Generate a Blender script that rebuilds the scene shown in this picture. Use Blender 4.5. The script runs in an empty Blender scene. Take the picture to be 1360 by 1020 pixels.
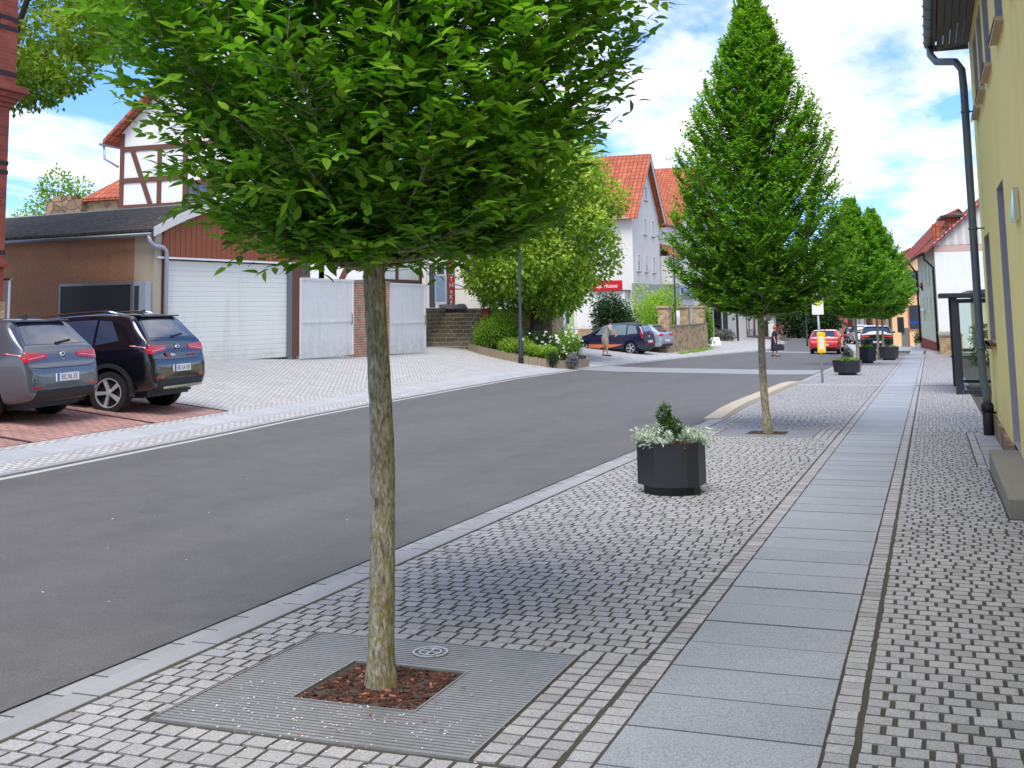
import bpy, bmesh, math, random
import numpy as np
from mathutils import Vector, Matrix
from mathutils.bvhtree import BVHTree

SC = bpy.context.scene
COL = SC.collection
PI = math.pi
rad = math.radians
S = .0179
EYE = 1.63

# ------------------------------------------------------------------ terrain
XLT = [(-30,-7),(0,-8.3),(9.55,-9.2),(14.7,-9.9),(17.6,-10.35),(23.3,-11.0),(33.4,-12.0),(44.2,-12.3),(55,-11.8),(65,-11.1),(72.6,-10.3),(85,-10.6),(100,-12),(158,-17.5),(300,-34)]
XRT = [(-30,-4),(4,-3.93),(20,-3.85),(48,-3.87),(62,-4),(77,-4.9),(110,-7.6),(162,-12.8),(300,-28)]
def xl(y): return float(np.interp(y, *zip(*XLT)))
def xr(y): return float(np.interp(y, *zip(*XRT)))
def base_z(y): return -S*min(max(y,-30),190)
def T(x, y):
    a, b = xl(y), xr(y); z = base_z(y)
    if x >= b: return z
    if x > a: return z-.03+.13*(b-x)/(b-a)
    return z+float(np.interp(a-x, [0,3,7], [.14,.48,.94]))

# ------------------------------------------------------------------ mesh helpers
class MB:
    def __init__(s): s.v=[]; s.f=[]; s.m=[]; s.t=[]
    def add(s, vs, fs, mi=0, tint=1.0):
        n=len(s.v); s.v.extend([tuple(v) for v in vs])
        for f in fs:
            s.f.append(tuple(i+n for i in f)); s.m.append(mi); s.t.append(tint)
        return s
    def box(s, x0,x1,y0,y1,z0,z1, mi=0, tint=1.0, M=None):
        vs=[(x0,y0,z0),(x1,y0,z0),(x1,y1,z0),(x0,y1,z0),(x0,y0,z1),(x1,y0,z1),(x1,y1,z1),(x0,y1,z1)]
        if M is not None: vs=[tuple(M@Vector(v)) for v in vs]
        return s.add(vs,[(0,3,2,1),(4,5,6,7),(0,1,5,4),(1,2,6,5),(2,3,7,6),(3,0,4,7)],mi,tint)
    def quad(s,a,b,c,d,mi=0,tint=1.0): return s.add([a,b,c,d],[(0,1,2,3)],mi,tint)
    def beam(s,p,q,w,h=None,up=(0,0,1),mi=0):
        h=h or w; p=Vector(p);q=Vector(q);d=(q-p); L=d.length
        if L<1e-6: return s
        d.normalize(); u=Vector(up)
        if abs(d.dot(u))>.98: u=Vector((0,1,0))
        r=d.cross(u).normalized(); u=r.cross(d)
        M=Matrix((( r.x,d.x,u.x,p.x),(r.y,d.y,u.y,p.y),(r.z,d.z,u.z,p.z),(0,0,0,1)))
        return s.box(-w/2,w/2,0,L,-h/2,h/2,mi,1.0,M)
    def tube(s,pts,rs,n=8,cap=True,mi=0,close=False):
        pts=[Vector(p) for p in pts]
        if not hasattr(rs,'__len__'): rs=[rs]*len(pts)
        b=len(s.v); k=len(pts)
        prev=None
        for i,p in enumerate(pts):
            d=(pts[min(i+1,k-1)]-pts[max(i-1,0)])
            if d.length<1e-9: d=Vector((0,0,1))
            d.normalize()
            if prev is None:
                u=Vector((0,0,1)) if abs(d.z)<.9 else Vector((1,0,0))
                r=d.cross(u).normalized()
            else:
                r=(prev-d*prev.dot(d)); r.normalize()
            prev=r; w=d.cross(r)
            for j in range(n):
                a=2*PI*j/n; q=p+(r*math.cos(a)+w*math.sin(a))*rs[i]; s.v.append(tuple(q))
        for i in range(k-1):
            for j in range(n):
                s.f.append((b+i*n+j,b+i*n+(j+1)%n,b+(i+1)*n+(j+1)%n,b+(i+1)*n+j)); s.m.append(mi); s.t.append(1.0)
        if cap:
            s.f.append(tuple(b+j for j in range(n))[::-1]); s.m.append(mi); s.t.append(1.0)
            s.f.append(tuple(b+(k-1)*n+j for j in range(n))); s.m.append(mi); s.t.append(1.0)
        return s
    def prism(s, poly, z0, z1, mi=0, M=None):
        n=len(poly); vs=[(x,y,z0) for x,y in poly]+[(x,y,z1) for x,y in poly]
        if M is not None: vs=[tuple(M@Vector(v)) for v in vs]
        return s.add(vs,[tuple(range(n))[::-1],tuple(range(n,2*n))]+[(i,(i+1)%n,n+(i+1)%n,n+i) for i in range(n)],mi)
    def lathe(s, prof, n=24, M=None, mi=0):
        vs=[]
        for r,z in prof:
            for j in range(n):
                a=2*PI*j/n; vs.append((r*math.cos(a),r*math.sin(a),z))
        if M is not None: vs=[tuple(M@Vector(v)) for v in vs]
        fs=[(i*n+j,i*n+(j+1)%n,(i+1)*n+(j+1)%n,(i+1)*n+j) for i in range(len(prof)-1) for j in range(n)]
        return s.add(vs,fs,mi)
    def obj(s, name, mats, parent=None, loc=None, smooth=False, tints=False, sharp=None, bevel=None):
        me=bpy.data.meshes.new(name); me.from_pydata(s.v,[],s.f)
        if not isinstance(mats,(list,tuple)): mats=[mats]
        for m in mats: me.materials.append(m)
        if len(mats)>1: me.polygons.foreach_set('material_index', s.m)
        if tints:
            at=me.attributes.new('tint','FLOAT','FACE'); at.data.foreach_set('value', s.t)
        if smooth or sharp:
            me.polygons.foreach_set('use_smooth',[True]*len(s.f))
            if sharp: me.set_sharp_from_angle(angle=rad(sharp))
        if len(s.f)<20000:
            uv=me.uv_layers.new(name='UVMap').data
            if getattr(s,'uv',None):
                for l in me.loops: uv[l.index].uv=s.uv[l.vertex_index]
            else:
                for p in me.polygons:
                    n=p.normal
                    if abs(n.z)>.97: u=Vector((1,0,0)); v=Vector((0,1,0))
                    else:
                        v=(Vector((0,0,1))-n*n.z).normalized(); u=v.cross(n)
                        if (abs(u.x)>abs(u.y) and u.x<0) or (abs(u.y)>=abs(u.x) and u.y<0): u=-u
                    for li in p.loop_indices:
                        co=me.vertices[me.loops[li].vertex_index].co; uv[li].uv=(co.dot(u),co.dot(v))
        me.update()
        o=bpy.data.objects.new(name,me); COL.objects.link(o)
        if parent: o.parent=parent
        if loc is not None: o.location=loc
        if bevel:
            b=o.modifiers.new('bevel','BEVEL'); b.width=bevel; b.segments=2; b.limit_method='ANGLE'; b.angle_limit=rad(40)
        return o

def tag(o,label=None,cat=None,group=None,kind=None):
    if label: o['label']=label
    if cat: o['category']=cat
    if group: o['group']=group
    if kind: o['kind']=kind
    return o
def thing(name,label,cat,loc=(0,0,0),rz=0,group=None):
    o=bpy.data.objects.new(name,None); COL.objects.link(o); o.empty_display_size=.2
    o.location=loc; o.rotation_euler=(0,0,rz)
    return tag(o,label,cat,group)
def copy_tree(o,parent=None,loc=None,rz=None,label=None,scale=None):
    c=o.copy(); COL.objects.link(c)
    if parent: c.parent=parent
    if loc is not None: c.location=loc
    if rz is not None: c.rotation_euler=(0,0,rz)
    if label: c['label']=label
    if scale: c.scale=scale
    for ch in list(o.children): copy_tree(ch,c)
    return c
def structure(o): o['kind']='structure'; return o
def text(name,s,size,parent,loc,rot,m,extrude=.002,spacing=1.0,align='CENTER',sx=1.0):
    cu=bpy.data.curves.new(name,'FONT'); cu.body=s; cu.size=size; cu.extrude=extrude
    cu.align_x=align; cu.align_y='CENTER'; cu.space_character=spacing
    cu.materials.append(m)
    tmp=bpy.data.objects.new(name,cu); COL.objects.link(tmp)
    dg=bpy.context.evaluated_depsgraph_get(); me=bpy.data.meshes.new_from_object(tmp.evaluated_get(dg)); bpy.data.objects.remove(tmp)
    o=bpy.data.objects.new(name,me); COL.objects.link(o); o.parent=parent; o.location=loc; o.rotation_euler=rot; o.scale=(sx,1,1)
    return o

# ------------------------------------------------------------------ materials
def lin(c):
    def f(u): u/=255.; return u/12.92 if u<=.04045 else ((u+.055)/1.055)**2.4
    return tuple(f(u) for u in c)
def new_mat(name):
    m=bpy.data.materials.new(name); m.use_nodes=True; nt=m.node_tree
    b=nt.nodes['Principled BSDF']; return m,nt,b
def N(nt,t,**kw):
    n=nt.nodes.new(t)
    for k,v in kw.items():
        if k in n.inputs: n.inputs[k].default_value=v
        else: setattr(n,k,v)
    return n
def mixc(nt,fac,a,b,blend='MIX'):
    n=nt.nodes.new('ShaderNodeMix'); n.data_type='RGBA'; n.blend_type=blend
    for k,v in ((0,fac),(6,a),(7,b)):
        if hasattr(v,'is_linked') or hasattr(v,'links'): nt.links.new(v,n.inputs[k])
        else: n.inputs[k].default_value = v if k==0 else (tuple(v)+(1,) if len(v)==3 else v)
    return n.outputs[2]
def math_(nt,op,a,b=None,clamp=False):
    n=nt.nodes.new('ShaderNodeMath'); n.operation=op; n.use_clamp=clamp
    for k,v in ((0,a),(1,b)):
        if v is None: continue
        if hasattr(v,'links'): nt.links.new(v,n.inputs[k])
        else: n.inputs[k].default_value=v
    return n.outputs[0]
def ramp(nt,fac,stops):
    n=nt.nodes.new('ShaderNodeValToRGB'); e=n.color_ramp.elements
    while len(e)<len(stops): e.new(.5)
    for i,(p,c) in enumerate(stops):
        e[i].position=p; e[i].color=tuple(c)+(1,) if len(c)==3 else c
    nt.links.new(fac,n.inputs[0]); return n.outputs[0]
def noise(nt,co,scale,detail=4,rough=.6,dist=0):
    n=N(nt,'ShaderNodeTexNoise',Scale=scale,Detail=detail,Roughness=rough,Distortion=dist)
    nt.links.new(co,n.inputs['Vector']); return n.outputs['Fac']
def coords(nt,kind='Object',scale=None):
    t=nt.nodes.new('ShaderNodeTexCoord'); o=t.outputs[kind]
    if scale:
        mp=nt.nodes.new('ShaderNodeMapping'); mp.inputs['Scale'].default_value=scale
        nt.links.new(o,mp.inputs[0]); o=mp.outputs[0]
    return o
def bump(nt,b,h,strength=.3,dist=.01):
    n=N(nt,'ShaderNodeBump',Strength=strength,Distance=dist); nt.links.new(h,n.inputs['Height'])
    nt.links.new(n.outputs[0],b.inputs['Normal'])
def mat(name,col,rough=.8,var=.12,scale=3,bmp=0,bscale=60,metal=0,stretch=None,tint=False,spec=.5,var2=0,scale2=40,coat=0,bdist=.005):
    m,nt,b=new_mat(name); c=lin(col)
    co=coords(nt,'Object',stretch)
    n1=noise(nt,co,scale)
    out=mixc(nt,n1,[x*(1-var) for x in c],[min(1,x*(1+var)) for x in c])
    nd=nt.nodes[-1]
    if var2:
        n2=noise(nt,co,scale2,2)
        n2=ramp(nt,n2,[(.3,(1-var2,)*3),(.7,(1+var2,)*3)])
        out=mixc(nt,1.0,out,n2,'MULTIPLY')
    if tint:
        a=nt.nodes.new('ShaderNodeAttribute'); a.attribute_name='tint'
        out=mixc(nt,1.0,out,a.outputs['Fac'],'MULTIPLY')
        # MULTIPLY by a scalar is fed as grey
    nt.links.new(out,b.inputs['Base Color'])
    b.inputs['Roughness'].default_value=rough; b.inputs['Metallic'].default_value=metal
    b.inputs['Specular IOR Level'].default_value=spec
    if coat: b.inputs['Coat Weight'].default_value=coat; b.inputs['Coat Roughness'].default_value=.04
    if bmp:
        h=noise(nt,co,bscale,4); bump(nt,b,h,bmp,bdist)
    return m
def mat_brick(name,c1,c2,mortar,bw=.25,bh=.075,ms=.01,rough=.85,coord='UV',bmp=.5,offset=.5,noise_amt=.25,bias=0,dark=None):
    m,nt,b=new_mat(name); co=coords(nt,coord)
    # slightly disturbed coordinates so courses are not ruler-straight
    nz=nt.nodes.new('ShaderNodeTexNoise'); nz.inputs['Scale'].default_value=3; nt.links.new(co,nz.inputs['Vector'])
    mm=nt.nodes.new('ShaderNodeVectorMath'); mm.operation='MULTIPLY_ADD'
    nt.links.new(nz.outputs['Color'],mm.inputs[0]); mm.inputs[1].default_value=(.012,.012,0); nt.links.new(co,mm.inputs[2])
    br=nt.nodes.new('ShaderNodeTexBrick'); br.offset=offset
    nt.links.new(mm.outputs[0],br.inputs['Vector'])
    br.inputs['Scale'].default_value=1; br.inputs['Brick Width'].default_value=bw; br.inputs['Row Height'].default_value=bh
    br.inputs['Mortar Size'].default_value=ms; br.inputs['Mortar Smooth'].default_value=.3; br.inputs['Bias'].default_value=bias
    br.inputs['Color1'].default_value=lin(c1)+(1,); br.inputs['Color2'].default_value=lin(c2)+(1,); br.inputs['Mortar'].default_value=lin(mortar)+(1,)
    n1=noise(nt,co,2.2); n2=noise(nt,co,35,3)
    v=ramp(nt,n1,[(.3,(1-noise_amt,)*3),(.7,(1+noise_amt*.7,)*3)])
    v2=ramp(nt,n2,[(.3,(.88,)*3),(.7,(1.1,)*3)])
    out=mixc(nt,1.0,br.outputs['Color'],v,'MULTIPLY'); out=mixc(nt,1.0,out,v2,'MULTIPLY')
    nt.links.new(out,b.inputs['Base Color']); b.inputs['Roughness'].default_value=rough
    h=math_(nt,'SUBTRACT',math_(nt,'MULTIPLY',n2,.3),br.outputs['Fac'])
    bump(nt,b,h,bmp,.006)
    return m
def mat_rubble(name,c1,c2,mortar,scale=3.2,rough=.9,coord='Object',sz=1.6):
    m,nt,b=new_mat(name); co=coords(nt,coord,(1,1,sz))
    vo=nt.nodes.new('ShaderNodeTexVoronoi'); vo.feature='DISTANCE_TO_EDGE'; vo.inputs['Scale'].default_value=scale
    vc=nt.nodes.new('ShaderNodeTexVoronoi'); vc.inputs['Scale'].default_value=scale
    for q in (vo,vc): nt.links.new(co,q.inputs['Vector'])
    sep=nt.nodes.new('ShaderNodeSeparateColor'); nt.links.new(vc.outputs['Color'],sep.inputs[0])
    c=mixc(nt,sep.outputs[0],lin(c1),lin(c2))
    e=ramp(nt,vo.outputs['Distance'],[(.02,(0,0,0)),(.07,(1,1,1))])
    out=mixc(nt,e,lin(mortar),c)
    n2=noise(nt,co,25,4); out=mixc(nt,1.0,out,ramp(nt,n2,[(.3,(.75,)*3),(.7,(1.15,)*3)]),'MULTIPLY')
    nt.links.new(out,b.inputs['Base Color']); b.inputs['Roughness'].default_value=rough
    bump(nt,b,math_(nt,'ADD',e,math_(nt,'MULTIPLY',n2,.4)),.7,.03)
    return m
def mat_glass_dark(name,col=(38,48,58),rough=.04):
    m,nt,b=new_mat(name); b.inputs['Base Color'].default_value=lin(col)+(1,)
    b.inputs['Roughness'].default_value=rough; b.inputs['Specular IOR Level'].default_value=1.0
    b.inputs['Coat Weight'].default_value=.5; b.inputs['Coat Roughness'].default_value=.02
    return m
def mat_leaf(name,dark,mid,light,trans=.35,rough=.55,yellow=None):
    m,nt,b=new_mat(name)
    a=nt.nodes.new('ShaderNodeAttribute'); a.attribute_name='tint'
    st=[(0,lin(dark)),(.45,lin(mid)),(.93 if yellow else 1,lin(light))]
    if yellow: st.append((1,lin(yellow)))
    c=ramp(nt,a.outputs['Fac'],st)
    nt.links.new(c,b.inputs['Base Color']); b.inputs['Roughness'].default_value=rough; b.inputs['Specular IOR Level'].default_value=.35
    tr=nt.nodes.new('ShaderNodeBsdfTranslucent')
    c2=mixc(nt,1.0,c,(1.15,1.45,.45),'MULTIPLY'); nt.links.new(c2,tr.inputs['Color'])
    mx=nt.nodes.new('ShaderNodeMixShader'); mx.inputs[0].default_value=trans
    nt.links.new(b.outputs[0],mx.inputs[1]); nt.links.new(tr.outputs[0],mx.inputs[2])
    nt.links.new(mx.outputs[0],nt.nodes['Material Output'].inputs[0])
    return m
M={}
def setup_materials():
    M['granite']=mat('granite',(158,162,167),.75,.13,2.2,.35,220,tint=True,var2=.34,scale2=110)
    M['block']=mat('granite_block',(170,168,167),.75,.13,2.5,.5,120,tint=True,var2=.30,scale2=110)
    M['joint']=mat('joint_sand',(78,72,64),.95,.35,14,.6,120)
    M['asphalt']=make_asphalt()
    M['band']=mat('pale_asphalt',(150,152,154),.85,.1,4,.4,200,var2=.2,scale2=200)
    M['tan']=mat('tan_concrete',(190,178,156),.85,.1,4,.3,120,var2=.1)
    M['kerb']=mat('kerb_granite',(158,159,160),.75,.12,4,.3,150,tint=True,var2=.18,scale2=200)
    M['cobble']=mat_brick('cobble_paving',(204,202,198),(184,183,181),(138,134,128),.11,.11,.012,.85,'UV',.5,.5,.12)
    M['redpave']=mat_brick('red_paving',(194,150,138),(174,130,118),(118,90,82),.2,.1,.01,.85,'UV',.5,.5,.2)
    M['lslab']=mat_brick('pale_slabs',(184,186,187),(172,175,178),(124,124,122),.45,.8,.006,.8,'UV',.3,.0,.08)
    M['white']=mat('white_render',(236,236,232),.85,.05,2,.15,90)
    M['greywhite']=mat('grey_white_render',(228,223,213),.85,.05,2,.15,90)
    M['offwhite']=mat('off_white',(226,224,214),.8,.05,2)
    M['cream']=mat('cream_render',(206,214,186),.85,.06,2,.15,90)
    M['yellow']=mat('yellow_plaster',(250,235,150),.9,.07,1.2,.5,70,var2=.05,scale2=60)
    M['jamb']=mat('grey_jamb',(168,166,168),.9,.05,2,.3,120)
    M['peach']=mat('peach_render',(238,192,142),.85,.05,2)
    M['orangew']=mat('ochre_render',(206,150,104),.85,.08,2)
    M['brownr']=mat('brown_render',(172,128,94),.92,.25,.8,.5,60,var2=.12,scale2=14)
    M['beiger']=mat('beige_render',(190,180,156),.92,.12,1.5,.4,60)
    M['timber']=mat('brown_timber',(106,68,52),.75,.2,8,.3,80)
    M['dtimber']=mat('dark_timber',(58,50,46),.75,.2,8)
    M['wood']=mat_planks()
    M['roller']=mat('roller_door_white',(236,235,224),.5,.03,1.5)
    M['gate']=mat('gate_paint',(224,222,216),.55,.05,2,.1,40,var2=.05,scale2=10)
    M['brick']=mat_brick('red_brick',(176,84,62),(148,66,50),(126,100,88),.25,.077,.008,.85,'UV',.4,.5,.15)
    M['dbrick']=mat('dark_brick',(48,40,44),.7,.2,8)
    M['oldbrick']=mat_brick('worn_brick',(190,112,80),(168,130,100),(184,166,140),.25,.08,.016,.95,'UV',.8,.5,.35)
    M['sandstone']=mat_rubble('sandstone_rubble',(208,178,136),(150,122,96),(196,176,146),3.0)
    M['found']=mat_rubble('foundation_stone',(172,142,112),(120,98,80),(110,92,74),2.2,sz=1.2)
    M['stoneblock']=mat_brick('stone_steps',(132,122,102),(100,92,78),(176,164,136),.55,.17,.016,.9,'UV',.6,.5,.25)
    M['tile']=mat_roof('clay_tiles',(196,108,74),(172,88,60))
    M['tile2']=mat_roof('clay_tiles_red',(170,76,58),(140,60,48))
    M['felt']=mat_felt()
    M['zinc']=mat('zinc',(128,134,136),.42,.1,3,metal=.7)
    M['pipe']=mat('grey_pipe',(106,114,116),.5,.12,4,metal=.3)
    M['pipelight']=mat('light_pipe',(176,182,190),.4,.08,4,metal=.3)
    M['iron']=mat('black_iron',(30,26,26),.6,.2,6)
    M['anthracite']=mat('anthracite_metal',(52,54,60),.38,.05,4,metal=.35)
    M['darkmetal']=mat('dark_metal',(62,66,70),.4,.06,4,metal=.4)
    M['steel']=mat('grate_steel',(158,158,156),.48,.2,5,metal=.5,var2=.1,scale2=30)
    M['mulch']=mat('bark_mulch',(72,42,30),.9,.4,40,.8,60,tint=True)
    M['soil']=mat('soil',(58,42,32),.95,.3,20,.8,60)
    M['bark']=mat_bark()
    M['bark2']=mat('dark_bark',(74,62,50),.95,.3,10,.8,30,stretch=(1,1,.25))
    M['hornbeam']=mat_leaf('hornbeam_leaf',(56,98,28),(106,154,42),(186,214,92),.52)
    M['lime']=mat_leaf('lime_leaf',(60,98,30),(134,166,52),(208,216,92),.4,yellow=(232,224,130))
    M['bush']=mat_leaf('bush_leaf',(62,98,30),(120,158,50),(176,200,76),.4)
    M['darkbush']=mat_leaf('dark_bush_leaf',(30,52,28),(48,78,38),(84,116,58))
    M['silverleaf']=mat_leaf('silver_leaf',(92,106,92),(158,172,160),(218,226,216),.2)
    M['lavender']=mat_leaf('lavender_leaf',(84,88,78),(120,120,112),(140,124,170),.2)
    M['petal']=mat('white_petal',(244,244,236),.7,.04,5)
    M['wpaint']=mat('white_paint',(238,238,236),.45,.03,3)
    M['plastic']=mat('black_plastic',(26,27,29),.55,.1,6)
    M['tyre']=mat('tyre_rubber',(24,24,25),.8,.15,10,.3,60)
    M['rim']=mat('alloy',(206,208,212),.28,.05,4,metal=.5)
    M['glass']=mat_glass_dark('window_glass',(60,72,84))
    M['carglass']=mat_glass_dark('car_glass',(44,60,84),.03)
    M['carglass2']=mat_glass_dark('car_glass_clear',(110,128,136),.05)
    M['red']=mat('red_paint',(196,26,34),.35,.05,3)
    M['redlens']=mat('red_lens',(200,18,26),.15,.1,20,coat=.6)
    M['clearlens']=mat('clear_lens',(240,150,140),.15,.05,8,coat=.5)
    M['ywell']=mat('yellow_bin',(244,196,20),.45,.04,3)
    M['yellowsign']=mat('yellow_sign',(236,230,30),.4,.03,3)
    M['greensign']=mat('green_sign',(40,120,50),.4,.03,3)
    M['blue']=mat('blue_sign',(32,92,196),.4,.03,3)
    M['black']=mat('black_ink',(18,18,20),.6,.02,3)
    M['chrome']=mat('chrome',(210,212,216),.12,.02,3,metal=1)
    M['skin']=mat('skin',(214,164,136),.6,.06,6)
    M['navy']=mat('navy_cloth',(34,38,58),.85,.15,12,.3,80)
    M['hair']=mat('ginger_hair',(178,98,46),.7,.2,30,.5,90)
    M['dhair']=mat('dark_hair',(46,32,26),.7,.2,30)
    M['bag']=mat('bag_leather',(52,46,54),.5,.15,8)
    M['beige']=mat('beige_cloth',(206,196,176),.85,.08,10)
    M['rose']=mat('rose_cloth',(190,120,104),.85,.08,10)
    M['maroon']=mat('maroon_cloth',(120,40,44),.85,.08,10)
    M['hill']=mat('wooded_hill',(84,104,70),.95,.25,.05)
    M['stonegrey']=mat('grey_step',(140,136,124),.9,.12,3,.4,90,var2=.15,scale2=60)
    M['moss']=mat('mossy_stone',(112,100,70),.95,.3,6,.6,60,var2=.2)
    M['greyclad']=mat_clad()
    M['palegreen']=mat('pale_green_panel',(150,178,110),.6,.05,3)
    M['umbrella']=mat('grey_fabric',(96,98,100),.85,.1,8)
    M['poster']=mat('poster_blue',(150,176,206),.6,.25,6)
def make_asphalt():
    m,nt,b=new_mat('asphalt'); co=coords(nt,'Object')
    n1=noise(nt,co,.35,4); n2=noise(nt,co,75,3,.9); n3=noise(nt,co,3,4)
    c=mixc(nt,n1,lin((94,92,91)),lin((106,104,102)))
    c=mixc(nt,1.0,c,ramp(nt,n2,[(.28,(.5,)*3),(.52,(1,)*3),(.66,(1.25,)*3),(.74,(2.6,)*3)]),'MULTIPLY')
    c=mixc(nt,1.0,c,ramp(nt,n3,[(.3,(.9,)*3),(.7,(1.08,)*3)]),'MULTIPLY')
    n4=noise(nt,coords(nt,'Object',(1.1,.06,1)),1.0,5,.6); c=mixc(nt,1.0,c,ramp(nt,n4,[(.35,(.92,.92,.93)),(.6,(1.06,)*3)]),'MULTIPLY')
    n5=noise(nt,co,1.3,6,.7); c=mixc(nt,1.0,c,ramp(nt,n5,[(.33,(.92,)*3),(.45,(1,)*3),(.62,(1,)*3),(.74,(1.05,)*3)]),'MULTIPLY')
    nt.links.new(c,b.inputs['Base Color']); b.inputs['Roughness'].default_value=.72
    bump(nt,b,n2,.6,.004); return m
def grime(m,z0,z1,col,amt=.5,scale=2.5,streak=(1,1,.15)):
    """splash dirt near a wall's foot plus faint run-off streaks (object space)"""
    nt=m.node_tree; b=nt.nodes['Principled BSDF']; src=b.inputs['Base Color'].links[0].from_socket
    co=coords(nt,'Object'); sp=nt.nodes.new('ShaderNodeSeparateXYZ'); nt.links.new(co,sp.inputs[0])
    n=noise(nt,co,scale,5,.65); n2=noise(nt,coords(nt,'Object',streak),3.0,5,.6)
    h=nt.nodes.new('ShaderNodeMapRange'); h.inputs[1].default_value=z0; h.inputs[2].default_value=z1; h.inputs[3].default_value=1; h.inputs[4].default_value=0; nt.links.new(sp.outputs['Z'],h.inputs[0])
    k=math_(nt,'MULTIPLY',h.outputs[0],ramp(nt,n,[(.3,(0,0,0)),(.65,(1,1,1))]))
    k=math_(nt,'MULTIPLY',math_(nt,'ADD',k,math_(nt,'MULTIPLY',ramp(nt,n2,[(.52,(0,0,0)),(.75,(1,1,1))]),.45),True),amt)
    nt.links.new(mixc(nt,k,src,lin(col)),b.inputs['Base Color'])
def mat_planks():
    m,nt,b=new_mat('stained_planks'); co=coords(nt,'Object')
    w=nt.nodes.new('ShaderNodeTexWave'); w.wave_type='BANDS'; w.bands_direction='Y'; w.wave_profile='SAW'; w.inputs['Scale'].default_value=1.6
    nt.links.new(co,w.inputs['Vector'])
    wv=w.outputs['Fac']; e=ramp(nt,wv,[(0,(.25,)*3),(.1,(1,)*3),(.92,(1,)*3),(1,(.3,)*3)])
    g=noise(nt,coords(nt,'Object',(1,14,1)),2.5,4)
    c=mixc(nt,g,lin((122,66,40)),lin((172,98,60)))
    c=mixc(nt,1.0,c,e,'MULTIPLY'); nt.links.new(c,b.inputs['Base Color']); b.inputs['Roughness'].default_value=.7
    bump(nt,b,e,.6,.01); return m
def mat_clad():
    m,nt,b=new_mat('grey_cladding'); co=coords(nt,'Object')
    w=nt.nodes.new('ShaderNodeTexWave'); w.bands_direction='Y'; w.inputs['Scale'].default_value=1.1; nt.links.new(co,w.inputs['Vector'])
    c=mixc(nt,w.outputs['Fac'],lin((138,146,146)),lin((178,184,184)))
    nt.links.new(c,b.inputs['Base Color']); b.inputs['Roughness'].default_value=.6; bump(nt,b,w.outputs['Fac'],.5,.02); return m
def mat_roof(name,c1,c2):
    m,nt,b=new_mat(name); co=coords(nt,'UV')
    br=nt.nodes.new('ShaderNodeTexBrick'); br.offset=0; nt.links.new(co,br.inputs['Vector'])
    br.inputs['Scale'].default_value=1; br.inputs['Brick Width'].default_value=.3; br.inputs['Row Height'].default_value=.36
    br.inputs['Mortar Size'].default_value=.03; br.inputs['Mortar Smooth'].default_value=.8
    br.inputs['Color1'].default_value=lin(c1)+(1,); br.inputs['Color2'].default_value=lin(c2)+(1,); br.inputs['Mortar'].default_value=tuple(x*.45 for x in lin(c2))+(1,)
    n=noise(nt,co,1.3,4); c=mixc(nt,1.0,br.outputs['Color'],ramp(nt,n,[(.3,(.8,)*3),(.7,(1.15,)*3)]),'MULTIPLY')
    nt.links.new(c,b.inputs['Base Color']); b.inputs['Roughness'].default_value=.8
    w=nt.nodes.new('ShaderNodeTexWave'); w.inputs['Scale'].default_value=1.05; nt.links.new(co,w.inputs['Vector'])
    bump(nt,b,math_(nt,'SUBTRACT',w.outputs['Fac'],br.outputs['Fac']),.7,.04); return m
def mat_felt():
    m,nt,b=new_mat('roof_felt'); co=coords(nt,'UV')
    br=nt.nodes.new('ShaderNodeTexBrick'); nt.links.new(co,br.inputs['Vector'])
    br.inputs['Scale'].default_value=1; br.inputs['Brick Width'].default_value=.33; br.inputs['Row Height'].default_value=.15; br.inputs['Mortar Size'].default_value=.012
    br.inputs['Color1'].default_value=lin((88,82,76))+(1,); br.inputs['Color2'].default_value=lin((66,62,60))+(1,); br.inputs['Mortar'].default_value=lin((34,32,32))+(1,)
    n=noise(nt,co,6,5,.7); c=mixc(nt,1.0,br.outputs['Color'],ramp(nt,n,[(.3,(.7,)*3),(.7,(1.35,)*3)]),'MULTIPLY')
    nt.links.new(c,b.inputs['Base Color']); b.inputs['Roughness'].default_value=.9
    bump(nt,b,n,.8,.03); return m
def mat_bark():
    m,nt,b=new_mat('hornbeam_bark'); co=coords(nt,'Object',(1,1,.26))
    vo=noise(nt,co,62,6,.72,.8); co2=coords(nt,'Object')
    n1=noise(nt,co2,5,4); c=ramp(nt,vo,[(.36,lin((92,84,66))),(.5,lin((166,158,134))),(.64,lin((214,208,188)))])
    sp=nt.nodes.new('ShaderNodeSeparateXYZ'); nt.links.new(co2,sp.inputs[0])
    low=math_(nt,'SUBTRACT',1.25,sp.outputs['Z'],True)
    ms=noise(nt,co2,16,6,.7)
    k=math_(nt,'MULTIPLY',ramp(nt,ms,[(.52,(0,0,0)),(.62,(1,1,1))]),math_(nt,'MULTIPLY',low,1.1,True))
    c=mixc(nt,k,c,lin((150,134,44)))
    gr=noise(nt,co2,2.2,3); c=mixc(nt,math_(nt,'MULTIPLY',ramp(nt,gr,[(.4,(0,0,0)),(.65,(1,1,1))]),.45),c,lin((98,104,62)))
    nt.links.new(c,b.inputs['Base Color']); b.inputs['Roughness'].default_value=.92
    bump(nt,b,vo,1.0,.02); return m
RNG=random.Random(7)
G1=(-2.49,4.98)      # first tree pit
G2=(-2.47,18.28)     # second tree pit
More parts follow.
